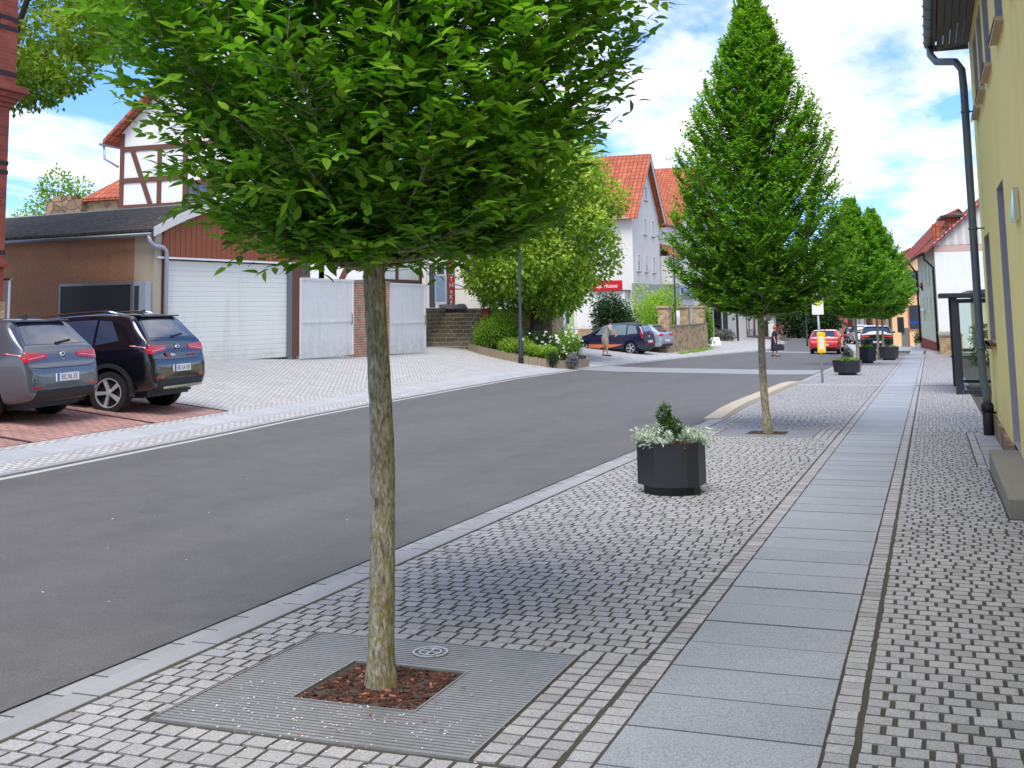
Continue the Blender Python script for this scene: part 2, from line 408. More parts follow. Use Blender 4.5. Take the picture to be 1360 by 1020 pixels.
def strip(name,m,fa,fb,ys,dz=.0,kind='structure',nx=1,zf=None,edge=None):
    """a sheet between two curves x=fa(y) and x=fb(y), draped on the terrain"""
    mb=MB(); mb.uv=[]
    zf=zf or T
    for y in ys:
        a,b=fa(y),fb(y)
        for i in range(nx+1):
            x=a+(b-a)*i/nx; mb.v.append((x,y,zf(x,y)+dz)); mb.uv.append((x-a,y))
    k=nx+1
    for j in range(len(ys)-1):
        for i in range(nx):
            mb.f.append((j*k+i,j*k+i+1,(j+1)*k+i+1,(j+1)*k+i)); mb.m.append(0); mb.t.append(1)
    o=mb.obj(name,m); o['kind']=kind; return o
def frange(a,b,s):
    n=int(round((b-a)/s)); return [a+(b-a)*i/n for i in range(n+1)]
def cuboid_run(mb,fx0,fx1,y0,y1,z_off,depth,pitch,gap=.006,jit=.15,zf=None):
    y=y0
    while y<y1:
        yb=min(y+pitch,y1); t=1+RNG.uniform(-jit,jit)
        a0,b0,a1,b1=fx0(y),fx1(y),fx0(yb),fx1(yb); g=gap/2
        zz=(zf or T); z=zz((a0+b0)/2,(y+yb)/2)+z_off+RNG.uniform(-.0015,.0015); z1=z-S*(yb-y)/2; z0=z+S*(yb-y)/2
        c=.0025
        vs=[(a0+c,y+g+c,z0),(b0-c,y+g+c,z0),(b1-c,yb-g-c,z1),(a1+c,yb-g-c,z1),(a0,y+g,z0-c),(b0,y+g,z0-c),(b1,yb-g,z1-c),(a1,yb-g,z1-c),
            (a0,y+g,z0-depth),(b0,y+g,z0-depth),(b1,yb-g,z1-depth),(a1,yb-g,z1-depth)]
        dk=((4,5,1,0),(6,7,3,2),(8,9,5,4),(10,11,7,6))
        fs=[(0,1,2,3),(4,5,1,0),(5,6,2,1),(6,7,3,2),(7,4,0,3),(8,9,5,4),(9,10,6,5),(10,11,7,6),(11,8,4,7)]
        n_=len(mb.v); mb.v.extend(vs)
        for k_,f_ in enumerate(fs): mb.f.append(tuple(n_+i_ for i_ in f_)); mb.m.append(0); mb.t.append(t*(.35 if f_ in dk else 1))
        y=yb
def blocks(mb,xa,xb,y0,y1,py=.115,px=.108,gh=.010,gb=.008,stack=False,excl=(),h=.012,xbf=None,tintv=.10,off=0):
    r=0; y=y0
    nrows=int(round((y1-y0)/py)); py=(y1-y0)/nrows
    for r in range(nrows):
        y=y0+r*py
        a=xa(y) if callable(xa) else xa; b=xb(y) if callable(xb) else xb
        x=a-(0 if stack else (px*.5*(r%2)+RNG.uniform(0,.02)+off))
        ivs=[]
        rowj=RNG.uniform(-.003,.003)
        while x<b:
            w=px*(1 if stack else RNG.uniform(.92,1.09)); ivs.append((max(x,a),min(x+w,b))); x+=w
        if len(ivs)>2 and not stack:
            if ivs[-1][1]-ivs[-1][0]<.045: ivs[-2]=(ivs[-2][0],ivs[-1][1]); ivs.pop()
            if ivs[0][1]-ivs[0][0]<.045: ivs[1]=(ivs[0][0],ivs[1][1]); ivs.pop(0)
        for (p,q) in ivs:
            if q-p<.03: continue
            cy=y+py/2; skip=False
            for (ex0,ex1,ey0,ey1) in excl:
                if ey0<cy<ey1 and q>ex0 and p<ex1:
                    if p<ex0 and q-ex0<.06+(ex0-p): q=min(q,ex0)
                    elif q>ex1 and p>ex0-.0: p=max(p,ex1)
                    else: skip=True
                    if q-p<.03 or (q>ex0+.001 and p<ex1-.001): skip=True
            if skip: continue
            g=gh/2*RNG.uniform(.6,1.5); b2=gb/2*RNG.uniform(.6,1.6)
            jx=lambda: RNG.uniform(-.0025,.0025)
            z=base_z(cy)+RNG.uniform(-.0014,.0014); tl=RNG.uniform(-.001,.001); tk=-S*py/2
            X0,X1,Y0,Y1=p+g,q-g,y+b2+rowj,y+py-b2+rowj; c=.0035
            t=1+RNG.gauss(0,tintv*.6)
            if RNG.random()<.08: t*=RNG.uniform(.78,.9)
            vs=[(X0+c+jx(),Y0+c+jx(),z+tl-tk),(X1-c+jx(),Y0+c+jx(),z-tl-tk),(X1-c+jx(),Y1-c+jx(),z-tl+tk),(X0+c+jx(),Y1-c+jx(),z+tl+tk),
                (X0,Y0,z-h-tk),(X1,Y0,z-h-tk),(X1,Y1,z-h+tk),(X0,Y1,z-h+tk)]
            mb.add(vs,[(0,1,2,3)],0,t); n_=len(mb.v)-8
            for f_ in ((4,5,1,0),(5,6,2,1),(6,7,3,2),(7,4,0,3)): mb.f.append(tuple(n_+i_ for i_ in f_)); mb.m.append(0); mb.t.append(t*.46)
def make_ground():
    # one sheet to the horizon (slightly below the paved surfaces)
    xs=[-600,-300,-150,-80,-50,-35,-26,-22]+[x*1.0 for x in range(-20,4)]+[6,12,25,60,150,300,600]
    ys=[-60,-30,-10]+frange(0,100,2)+[110,120,135,150,170,190,230,300,450,700,1100]
    mb=MB()
    for y in ys:
        for x in xs: mb.v.append((x,y,T(x,min(y,300))-.05))
    k=len(xs)
    for j in range(len(ys)-1):
        for i in range(k-1): mb.f.append((j*k+i,j*k+i+1,(j+1)*k+i+1,(j+1)*k+i)); mb.m.append(0); mb.t.append(1)
    structure(mb.obj('ground',M['joint'],smooth=True))
    ys=frange(-12,60,1.5)+frange(60,300,5)[1:]
    structure(strip('road',M['asphalt'],lambda y:xl(y)-.02,lambda y:xr(y)+.02,ys,.0,nx=6))
    strip('raised_crossing',M['band'],lambda y:xl(y)+.0,lambda y:xr(y)-.0,frange(40.6,44.8,.7),.005,nx=6)
    strip('raised_crossing',M['band'],lambda y:xl(y)+.0,lambda y:xr(y)-.0,frange(72,75,1),.005,nx=6)
    # right hand gutter stones and kerb
    mb=MB()
    cuboid_run(mb,lambda y:xr(y),lambda y:xr(y)+.15,-1,21,.004,.03,.3,.010,.14,zf=lambda x,y:base_z(y)-.012)
    cuboid_run(mb,lambda y:xr(y),lambda y:xr(y)+.15,34.6,62,.004,.03,.5,.006,.1,zf=lambda x,y:base_z(y)-.012)
    structure(mb.obj('gutter',M['kerb'],tints=True))
    mb=MB()
    cuboid_run(mb,lambda y:xr(y)+.15,lambda y:xr(y)+.305,-1,21,.010,.05,.9,.009,.1,zf=lambda x,y:base_z(y))
    cuboid_run(mb,lambda y:xr(y)+.15,lambda y:xr(y)+.305,34.6,110,.008,.05,1.0,.006,.1,zf=lambda x,y:base_z(y))
    structure(mb.obj('kerb',M['kerb'],tints=True))
    # light high kerb at the bus stop, ramping up and down
    mb=MB()
    def hk(y): return .02+.055*min(1,max(0,(y-20.3)/2.0),max(0,(35.2-y)/1.5))
    def bx(y): return -3.93 - .12*min(1,max(0,(y-21)/3.5),max(0,(34.8-y)/2))
    ys2=frange(20.6,34.9,1.02)
    for a,b in zip(ys2[:-1],ys2[1:]):
        a_,b_=a+.004,b-.004
        vs=[(bx(a),a_,base_z(a)-.05),(bx(b),b_,base_z(b)-.05),(bx(b)+.03,b_,base_z(b)+hk(b)),(bx(a)+.03,a_,base_z(a)+hk(a)),(bx(a)+.33,a_,base_z(a)+hk(a)),(bx(b)+.33,b_,base_z(b)+hk(b)),(bx(b)+.37,b_,base_z(b)-.05),(bx(a)+.37,a_,base_z(a)-.05)]
        mb.add(vs,[(0,3,2,1),(3,4,5,2),(4,7,6,5),(0,7,4,3),(1,2,5,6)])
    structure(mb.obj('bus_kerb',M['tan']))
    # jointing sand just below the block surface
    structure(strip('joint_bed',M['joint'],lambda y:xr(y)+.28,lambda y:.86,frange(-3,80,1.5),-.0065,nx=3,zf=lambda x,y:base_z(y)))
    # block paving
    ka=lambda y: xr(y)+.31 if y<21 or y>34.8 else bx(y)+.375
    ex=[(-3.232,-1.40,G1[1]-.742,G1[1]+.742),(-3.212,-1.40,G2[1]-.742,G2[1]+.742)]
    mb=MB()
    blocks(mb,ka,-1.415,-.5,33.3,excl=ex)
    blocks(mb,-1.747,-1.42,G1[1]-.745,G1[1]+.745,px=.109,py=.108,stack=True)
    blocks(mb,-1.728,-1.42,G2[1]-.745,G2[1]+.745,px=.103,py=.108,stack=True)
    structure(mb.obj('pavement',M['block'],tints=True))
    mb=MB(); blocks(mb,-.36,.80,-.5,33.3,px=.112,gh=.0135,off=.03,excl=[(.53,1,10.7,14.25),(.42,1,14.4,18.9)]); structure(mb.obj('pavement',M['block'],tints=True))
    mb=MB(); blocks(mb,-.36,.9,33.6,66,px=.115,py=.13); blocks(mb,-.36,2.2,66,80,px=.16,py=.2)
    blocks(mb,ka,-1.415,33.6,72,px=.13,py=.13); structure(mb.obj('pavement',M['block'],tints=True))
    mb=MB()
    blocks(mb,-1.41,-1.285,-.5,33.3,px=.13,py=.108,stack=True,gb=.005,tintv=.12)
    blocks(mb,-.485,-.37,-.5,33.3,px=.13,py=.105,stack=True,gb=.005,tintv=.12)
    blocks(mb,-1.41,-1.285,33.6,70,px=.13,py=.25,stack=True,gb=.005,tintv=.12)
    blocks(mb,-.485,-.37,33.6,70,px=.13,py=.25,stack=True,gb=.005,tintv=.12)
    blocks(mb,.42,.53,14.4,18.9,px=.13,py=.3,stack=True,gb=.005)
    structure(mb.obj('edging',M['block'],tints=True))
    mb=MB(); cuboid_run(mb,lambda y:-1.28,lambda y:-.49,-.6,33.3,.002,.03,.45,.010,.06,zf=lambda x,y:base_z(y))
    cuboid_run(mb,lambda y:-1.28,lambda y:-.49,33.6,90,.002,.03,.9,.006,.05,zf=lambda x,y:base_z(y))
    cuboid_run(mb,lambda y:.535,lambda y:.83,14.4,18.9,.002,.03,.5,.005,.035,zf=lambda x,y:base_z(y))
    structure(mb.obj('slab_path',M['granite'],tints=True))
    mb=MB(); 
    for i in range(5): mb.box(-3.62+i*.63+.003,-3.62+(i+1)*.63-.003,33.32,33.57,base_z(33.4)-.03,base_z(33.4)+.004,0,1.25)
    structure(mb.obj('guide_strip',M['kerb'],tints=True))
    # sheets under/behind
    strip('far_pavement',M['lslab'],lambda y:xr(y)+.31,lambda y:3.5,frange(70,190,5),-.012,nx=4)
    # left hand side of the street
    ys=frange(0,60,1.0)+frange(60,120,4)[1:]
    off=lambda d:(lambda y:xl(y)-d)
    strip('gutter',M['kerb_l'],off(.02),off(-.28),ys,.006)
    mb=MB(); cuboid_run(mb,off(.17),off(.03),0,110,.02,.12,1.0,.006,.06,zf=lambda x,y:T(xl(y)-.1,y)+.0)
    structure(mb.obj('kerb',M['kerb'],tints=True))
    strip('left_pavement',M['cobble'],off(.52),off(.165),ys,.004)
    strip('left_slab_path',M['lslab'],off(1.02),off(.52),ys,.005)
    strip('left_pavement',M['cobble'],off(1.45),off(1.02),ys,.004)
    ys3=frange(0,38.5,1.1)+frange(38.5,120,4)[1:]
    strip('forecourt',M['cobble'],lambda y:-40,off(1.45),ys3,.003,nx=28)
    # red parking bays
    def ra(y): return xl(y)-6.6
    o=strip('parking_bays',M['redpave'],ra,lambda y:xl(y)-1.22,frange(3,17.05,.7),.010,nx=8)
    mb=MB()
    for yy in (11.6,14.55,17.05):
        for i in range(8):
            x0=xl(yy)-1.22-i*.66; x1=x0-.66
            mb.quad((x1,yy-.05,T(x1,yy)+.014),(x0,yy-.05,T(x0,yy)+.014),(x0,yy+.05,T(x0,yy)+.014),(x1,yy+.05,T(x1,yy)+.014))
    structure(mb.obj('bay_marking',M['dbrick']))
def make_grate(c,first=True):
    cx,cy=c; h=.735; i=.30; z0=base_z(cy)
    t=thing('tree_grate','slatted steel grate set in the paving round the foot of the nearest street tree' if first else 'bluish steel grate in the paving round the second tree trunk beyond the dark planter','tree grate',(cx,cy,z0),group='steel tree grates')
    fr=MB()
    zt=lambda y:-S*y
    def bar(mb,x0,x1,y0,y1,h0=-.03,h1=.004):
        vs=[(x0,y0,zt(y0)+h0),(x1,y0,zt(y0)+h0),(x1,y1,zt(y1)+h0),(x0,y1,zt(y1)+h0),(x0,y0,zt(y0)+h1),(x1,y0,zt(y0)+h1),(x1,y1,zt(y1)+h1),(x0,y1,zt(y1)+h1)]
        mb.add(vs,[(0,3,2,1),(4,5,6,7),(0,1,5,4),(1,2,6,5),(2,3,7,6),(3,0,4,7)])
    w=.008
    bar(fr,-h,-h+w,-h,h);bar(fr,h-w,h,-h,h);bar(fr,-h+w,h-w,-h,-h+w);bar(fr,-h+w,h-w,h-w,h)
    bar(fr,-i-w,-i,-i-w,i+w);bar(fr,i,i+w,-i-w,i+w);bar(fr,-i,i,-i-w,-i);bar(fr,-i,i,i,i+w)
    fr.obj('frame',M['steel'],t)
    sl=MB(); n=46; p=(2*h-.02)/n
    for k in range(n):
        y=-h+.01+p*(k+.5); a=p*.30
        if abs(y)<i+w+.004: bar(sl,-h+w,-i-w,y-a,y+a,-.025,.0);bar(sl,i+w,h-w,y-a,y+a,-.025,.0)
        else: bar(sl,-h+w,h-w,y-a,y+a,-.025,.0)
    sl.obj('slats',M['steel'],t)
    if first:
        e=MB(); 
        for r,w2 in ((.085,.007),(.055,.006)):
            n=28
            for j in range(n):
                a=2*PI*j/n;b=2*PI*(j+1)/n
                e.beam((r*math.cos(a),r*math.sin(a),.004),(r*math.cos(b),r*math.sin(b),.004),w2*1.4,.004)
        e.beam((0,-.05,.004),(.0,.05,.004),.01,.004)
        e.beam((-.05,0,.004),(.05,.0,.004),.006,.004)
        e.obj('emblem',M['kerbplain'],t,(.0,.545,zt(.545)+.003))
    # mulch bed
    mb=MB(); R=random.Random(3 if first else 4)
    k=24
    for a in range(k+1):
        for b in range(k+1):
            x=-i+.002+(2*i-.004)*a/k;y=-i+.002+(2*i-.004)*b/k
            mb.v.append((x,y,zt(y)-.022+R.uniform(-.008,.012)))
    for a in range(k):
        for b in range(k):
            q=a*(k+1)+b; mb.f.append((q,q+k+1,q+k+2,q+1)); mb.m.append(0); mb.t.append(R.uniform(.5,1.2))
    for q in range(900 if first else 200):
        x=R.uniform(-i+.02,i-.02);y=R.uniform(-i+.02,i-.02);a=R.uniform(0,PI)
        Mx=Matrix.Translation((x,y,zt(y)-.008+R.uniform(0,.006)))@Matrix.Rotation(a,4,'Z')@Matrix.Rotation(R.uniform(-.4,.4),4,'X')@Matrix.Rotation(R.uniform(-.4,.4),4,'Y')
        l=R.uniform(.006,.02); mb.box(-l,l,-l*.4,l*.4,-.002,.002,0,R.uniform(.5,2.2) if R.random()<.93 else 6,Mx)
    tag(mb.obj('bark_mulch',M['mulch'],None,(cx,cy,z0),tints=True),'dark red brown bark mulch in the square pit of the nearest tree' if first else 'dark mulch in the pit of the second street tree','bark mulch',kind='stuff')
def litter():
    mb=MB(); R=random.Random(11)
    def bit(x,y,s,z):
        Mx=Matrix.Translation((x,y,z))@Matrix.Rotation(R.uniform(0,6),4,'Z')@Matrix.Rotation(R.uniform(-.3,.3),4,'X')
        mb.box(-s,s,-s*.5,s*.5,0,.0015,0,1,Mx)
    for k in range(230):
        x=R.gauss(-2.5,.38);y=R.gauss(4.5,.25)
        if abs(x-G1[0])<.3 and abs(y-G1[1])<.3: continue
        bit(x,y,R.uniform(.002,.005),base_z(y)+.006)
    for k in range(16):
        x=R.uniform(-7.5,-4.2); y=R.uniform(5,16); bit(x,y,R.uniform(.004,.009),T(x,y)+.003)
    tag(mb.obj('petals',M['petal']),'tiny pale petals and bits scattered over grate and road','litter',kind='stuff')
    lf=MB()
    for k in range(26):
        x=R.uniform(-3.2,-1.8);y=R.uniform(4.2,5.8) if k<16 else R.uniform(6,9)
        if abs(x-G1[0])<.34 and abs(y-G1[1])<.34: continue
        Mx=Matrix.Translation((x,y,base_z(y)+.008))@Matrix.Rotation(R.uniform(0,6),4,'Z')@Matrix.Rotation(R.uniform(-.3,.3),4,'X')
        l=R.uniform(.008,.022)
        lf.add([tuple(Mx@Vector(v)) for v in [(-l,0,0),(-l*.2,l*.5,.003),(l,0,0),(-l*.2,-l*.5,.003)]],[(0,3,2,1)])
    tag(lf.obj('fallen_leaves',M['fallen']),'few small brown fallen leaves on the grate and paving','leaves',kind='stuff')
def leaf_mesh(name,P,D,U,Lg,tint,mat_,parent,simple=False,width=.5,loc=None,fold=.12):
    """numpy leaves: position P, direction D, normal U, length Lg"""
    n=len(P); D=D/np.linalg.norm(D,axis=1,keepdims=True)
    W=np.cross(U,D); W/=np.linalg.norm(W,axis=1,keepdims=True)+1e-9; U=np.cross(D,W)
    if simple: tpl=[(0,0,0),(.45,.5,fold),(1,0,-.04),(.45,-.5,fold)]; faces=[(0,2,1),(0,3,2)]
    else:
        tpl=[(0,0,0),(.26,.42,fold),(.30,0,0),(.26,-.42,fold),(.64,.36,fold*.5),(.64,0,-.03),(.64,-.36,fold*.5),(1.08,0,-.16)]
        faces=[(0,2,1),(0,3,2),(1,2,5,4),(2,3,6,5),(4,5,7),(5,6,7)]
    k=len(tpl); V=np.empty((n,k,3))
    for j,(a,b,c) in enumerate(tpl):
        V[:,j]=P+(D*a+W*(b*width)+U*c*.5)*Lg[:,None]
    V=V.reshape(-1,3)
    me=bpy.data.meshes.new(name)
    loops=[];starts=[];tot=[]
    base=(np.arange(n)*k)[:,None]
    # assemble loops per leaf
    pat=np.concatenate([np.array(f) for f in faces]); cnt=[len(f) for f in faces]
    L=(base+pat[None,:]).ravel(); per=len(pat)
    st=np.concatenate([[0],np.cumsum(cnt)[:-1]]); ST=(np.arange(n)[:,None]*per+st[None,:]).ravel()
    me.vertices.add(len(V)); me.vertices.foreach_set('co',V.ravel().astype(np.float32))
    me.loops.add(len(L)); me.loops.foreach_set('vertex_index',L.astype(np.int32))
    me.polygons.add(len(ST)); me.polygons.foreach_set('loop_start',ST.astype(np.int32))
    at=me.attributes.new('tint','FLOAT','FACE'); at.data.foreach_set('value',np.repeat(tint,len(faces)).astype(np.float32))
    me.materials.append(mat_); me.update(calc_edges=True); me.validate()
    o=bpy.data.objects.new(name,me); COL.objects.link(o); o.parent=parent
    if loc is not None: o.location=loc
    return o
def unit(v): return v/(np.linalg.norm(v,axis=-1,keepdims=True)+1e-9)
def hornbeam(seed,prof,h_base,h_top,trunk_r,n_limb,n_twig,n_leaf,leaf,loc,label,simple=False,group='young hornbeam street trees',lean=(0,0),twig_len=(.22,.42),trunk_pts=None,ndens=1.0,up=.0,fill=0,name='street_tree'):
    rs=np.random.RandomState(seed); R=random.Random(seed)
    root=thing(name,label,'tree',loc,group=group)
    zs=[p[0] for p in prof]; rr=[p[1] for p in prof]
    env=lambda z: np.interp(z,zs,rr)
    # trunk with a slightly knotted outline
    tr=MB(); n=20; lv=frange(0,h_base+.35,.06 if not simple else .3)
    rings=[]
    for i,z in enumerate(lv):
        f=z/(h_base+.35); r=trunk_r*(1.12-.22*f+ .42*math.exp(-z/.06))
        cx=lean[0]*f+.012*math.sin(z*2.6+seed); cy=lean[1]*f+.010*math.cos(z*2.2+seed)
        for j in range(n):
            a=2*PI*j/n
            kn=1+.05*math.sin(3*a+z*2.3+seed)+.035*math.sin(5*a-z*6.1)+.03*R.uniform(-1,1)+.10*math.exp(-((z-h_base*.72)/.035)**2)*max(0,math.cos(a+1.9))
            tr.v.append((cx+r*kn*math.cos(a),cy+r*kn*math.sin(a),z-.05 if i==0 else z))
    for i in range(len(lv)-1):
        for j in range(n): tr.f.append((i*n+j,i*n+(j+1)%n,(i+1)*n+(j+1)%n,(i+1)*n+j)); tr.m.append(0); tr.t.append(1)
    tr.tube([(lean[0],lean[1],h_base+.3),(lean[0]*1.1,lean[1]*1.1,h_base+(h_top-h_base)*.5),(0,0,h_top-.3)],[trunk_r*.8,trunk_r*.45,.008],8)
    P=[];D=[];U=[];Tn=[]; br=MB()
    for i in range(n_limb):
        f=(i+.5)/n_limb
        az=i*2.39996+R.uniform(-.3,.3)
        # end point lies on the envelope
        ze=h_base+(h_top-h_base)*(1-(1-f)**1.25)*.97+R.uniform(-.1,.1); ze=max(h_base+.02,ze)
        re=env(ze)*R.uniform(.80,1.0)*(1+.10*math.sin(2*az+ze*2.2+seed))
        rise=R.uniform(.55,1.0)*re*((1.0+up) if f>.15 else .35)
        z0=max(h_base+.02+.12*R.random(),ze-rise-.25)
        A=np.array([lean[0],lean[1],z0]); B=np.array([re*math.cos(az),re*math.sin(az),ze])
        mid=(A+B)/2+np.array([0,0,-.07*re+R.uniform(-.05,.05)])
        pts=[A*(1-t)**2+2*mid*t*(1-t)+B*t*t for t in np.linspace(0,1,7)]
        br.tube(pts,[max(.003,trunk_r*.34*(1-.85*t)) for t in np.linspace(0,1,7)],5 if not simple else 4,False)
        for q in range(n_twig):
            t=R.random()**.78
            O=A*(1-t)**2+2*mid*t*(1-t)+B*t*t
            ld=unit(2*(1-t)*(mid-A)+2*t*(B-mid))
            side=unit(np.cross(ld,[0,0,1])); ang=R.choice([-1,1])*R.uniform(.35,1.25)
            d=unit(ld*math.cos(ang)+side*math.sin(ang)+np.array([0,0,R.uniform(-.22 if ze>h_base+.45 else .0,.5)+up*.7]))
            L=R.uniform(*twig_len)*(1 if R.random()<.93 else 1.4)
            if q==0: d=unit(ld+np.array([0,0,.15])); O=B*.97+A*.03
            curve=np.array([0,0,R.uniform(-.12,.1)])
            e=O+d*L
            # stay near the envelope
            if np.hypot(e[0],e[1])>env(e[2])*1.12+.06 : 
                d=unit(d*np.array([.45,.45,1])+np.array([0,0,.45])); e=O+d*L*.8; L*=.8
            if not simple or q%2==0: br.tube([O,O+d*L*.5+curve*.2,O+d*L+curve*L],[.0035,.0025,.001],3,False)
            nl=max(3,int(n_leaf*L/.32*ndens)); sd=unit(np.cross(d,[0,0,1])+1e-6)
            for k in range(nl):
                s=(k+.6)/nl; sg=1 if k%2 else -1
                p=O+d*L*s+curve*L*s*s
                dd=unit(d*R.uniform(.45,.9)+sd*sg*R.uniform(.6,1.0)*(1-.55*(s>.93))+np.array([0,0,R.uniform(-.42,.28)]))
                u=unit(np.array([R.uniform(-.45,.45),R.uniform(-.45,.45),1.0]))
                P.append(p);D.append(dd);U.append(u)
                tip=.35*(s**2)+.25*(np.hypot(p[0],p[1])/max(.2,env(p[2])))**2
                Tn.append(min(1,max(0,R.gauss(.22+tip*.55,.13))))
    zmax=zs[-1]
    for k in range(fill):
        z=zs[0]+.05+(zmax-zs[0]-.1)*R.random()**1.15
        if R.random()>env(z)/max(rr): continue
        az=R.uniform(0,2*PI); q=(R.random()**.45)*env(z)*.99*(1+.08*math.sin(2*az+z*2.2+seed))
        O=np.array([q*math.cos(az),q*math.sin(az),z]); d=unit(np.array([math.cos(az)*.7+R.uniform(-.8,.8),math.sin(az)*.7+R.uniform(-.8,.8),R.uniform(-.3,1.1)]))
        sd=unit(np.cross(d,[R.uniform(-.5,.5),R.uniform(-.5,.5),1])); L=R.uniform(.10,.22)
        m_=R.randint(4,7)
        for j in range(m_):
            s=(j+1)/m_; sg=1 if j%2 else -1
            P.append(O+d*L*s); D.append(unit(d*R.uniform(.4,.9)+sd*sg*R.uniform(.5,1.0)+np.array([0,0,R.uniform(-.4,.3)]))); U.append(unit(np.array([R.uniform(-.7,.7),R.uniform(-.7,.7),1.0])))
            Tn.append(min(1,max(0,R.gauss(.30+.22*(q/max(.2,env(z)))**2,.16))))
    allm=MB(); allm.v=tr.v+br.v; nb=len(tr.v); allm.f=tr.f+[tuple(i+nb for i in f) for f in br.f]; allm.m=[0]*len(allm.f); allm.t=[1]*len(allm.f)
    allm.obj('trunk',M['bark'],root,smooth=True)
    P=np.array(P);D=np.array(D);U=np.array(U)
    Lg=np.array([leaf*R.uniform(.7,1.15) for _ in P])
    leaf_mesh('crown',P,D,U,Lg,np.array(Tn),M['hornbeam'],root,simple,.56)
    return root,len(P)
def blob_foliage(name,mat_,parent,centres,n,leaf,seed,flat=1.0,shell=.55,simple=True,loc=None,width=.6,mean=.4,droop=-.2,up=.5):
    """leaves scattered through overlapping ellipsoid clumps: centres = [(x,y,z,rx,ry,rz)]"""
    rs=np.random.RandomState(seed)
    c=np.array(centres,float); vol=(c[:,3]*c[:,4]*c[:,5])**.8; idx=rs.choice(len(c),n,p=vol/vol.sum())
    d=unit(rs.normal(size=(n,3))); r=(shell+(1-shell)*rs.rand(n))**.9
    r*=1+.08*rs.normal(size=n)
    P=c[idx,:3]+d*c[idx,3:6]*r[:,None]
    D=unit(d+rs.normal(size=(n,3))*.6+np.array([0,0,droop])); U=unit(rs.normal(size=(n,3))*.5+d*.4+np.array([0,0,up]))
    clump=rs.rand(len(c))*.22-.11
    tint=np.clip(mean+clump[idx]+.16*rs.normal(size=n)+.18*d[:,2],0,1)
    return leaf_mesh(name,P,D,U,leaf*(.65+.6*rs.rand(n)),tint,mat_,parent,simple,width,loc)
def clumps(seed,prof,n,rc,centre=(0,0),squash=.8):
    """clump centres filling an envelope of revolution"""
    R=random.Random(seed); out=[]; zs=[p[0] for p in prof]; rr=[p[1] for p in prof]
    for i in range(n):
        z=zs[0]+(zs[-1]-zs[0])*((i+.5)/n); e=float(np.interp(z,zs,rr)); a=i*2.39996+R.uniform(-.5,.5); q=R.uniform(.35,1)**.5
        r=max(.2,rc*R.uniform(.7,1.2)*min(1,.45+e/max(rr)))
        out.append((centre[0]+(e-r*.6)*q*math.cos(a),centre[1]+(e-r*.6)*q*math.sin(a),z,r,r,r*squash))
    return out
def broad_tree(name,label,loc,prof,n_cl,rc,n_leaf,leaf,m,bark,trunk_r,trunk_h,seed,group=None,branches=8,mean=.4,cat='tree'):
    root=thing(name,label,cat,loc,group=group); R=random.Random(seed)
    t=MB(); top=prof[-1][0]
    t.tube([(0,0,-.1),(.03,0,trunk_h*.5),(0,.05,trunk_h),(0,0,top*.75)],[trunk_r*1.25,trunk_r,trunk_r*.85,trunk_r*.2],12)
    cs=clumps(seed,prof,n_cl,rc)
    for i in range(branches):
        c=cs[int((i+.5)*len(cs)/branches)]
        z0=trunk_h*.9+(c[2]-trunk_h)*.35
        t.tube([(0,0,z0),(c[0]*.5,c[1]*.5,(z0+c[2])/2+.1),(c[0],c[1],c[2])],[trunk_r*.45,trunk_r*.25,trunk_r*.07],6,False)
    t.obj('trunk',bark,root,smooth=True)
    blob_foliage('crown',m,root,cs,n_leaf,leaf,seed,mean=mean)
    return root
def shrub(name,label,loc,size,n,leaf,m,seed,cat='shrub',group=None,mean=.4,k=9,boxy=False,flowers=0):
    root=thing(name,label,cat,loc,group=group); R=random.Random(seed); sx,sy,sz=size
    st=MB()
    for i in range(6):
        a=R.uniform(0,6.3); st.tube([(0,0,-.05),(math.cos(a)*sx*.3,math.sin(a)*sy*.3,sz*.5)],[.02,.008],5,False)
    st.obj('stem',M['bark2'],root)
    cs=[]
    for i in range(k):
        a=i*2.4; q=math.sqrt((i+.5)/k)*.62; z=sz*(.28+.45*R.random())
        cs.append((sx*q*math.cos(a),sy*q*math.sin(a),z,sx*.42,sy*.42,sz*.34))
    cs.append((0,0,sz*.42,sx*.75,sy*.75,sz*.5))
    if boxy:
        cs=[]
        nx=max(2,int(sx/.35));ny=max(2,int(sy/.35));nz=max(2,int(sz/.4))
        for a in range(nx):
            for b in range(ny):
                for c in range(nz): cs.append((-sx+sx*2*(a+.5)/nx,-sy+sy*2*(b+.5)/ny,sz*(c+.5)/nz,sx/nx*1.25,sy/ny*1.25,sz/nz*.62))
    f=blob_foliage('foliage',m,root,cs,n,leaf,seed,mean=mean,shell=.4)
    if flowers:
        rs=np.random.RandomState(seed+5); c=np.array(cs); idx=rs.randint(0,len(c),flowers); d=unit(rs.normal(size=(flowers,3))+[0,-.5,.4])
        P=c[idx,:3]+d*c[idx,3:6]*1.02
        leaf_mesh('flowers',np.repeat(P,3,0),unit(rs.normal(size=(flowers*3,3))),unit(rs.normal(size=(flowers*3,3))),np.full(flowers*3,.09),np.full(flowers*3,.9),M['petal'],root,True,.9)
    return root
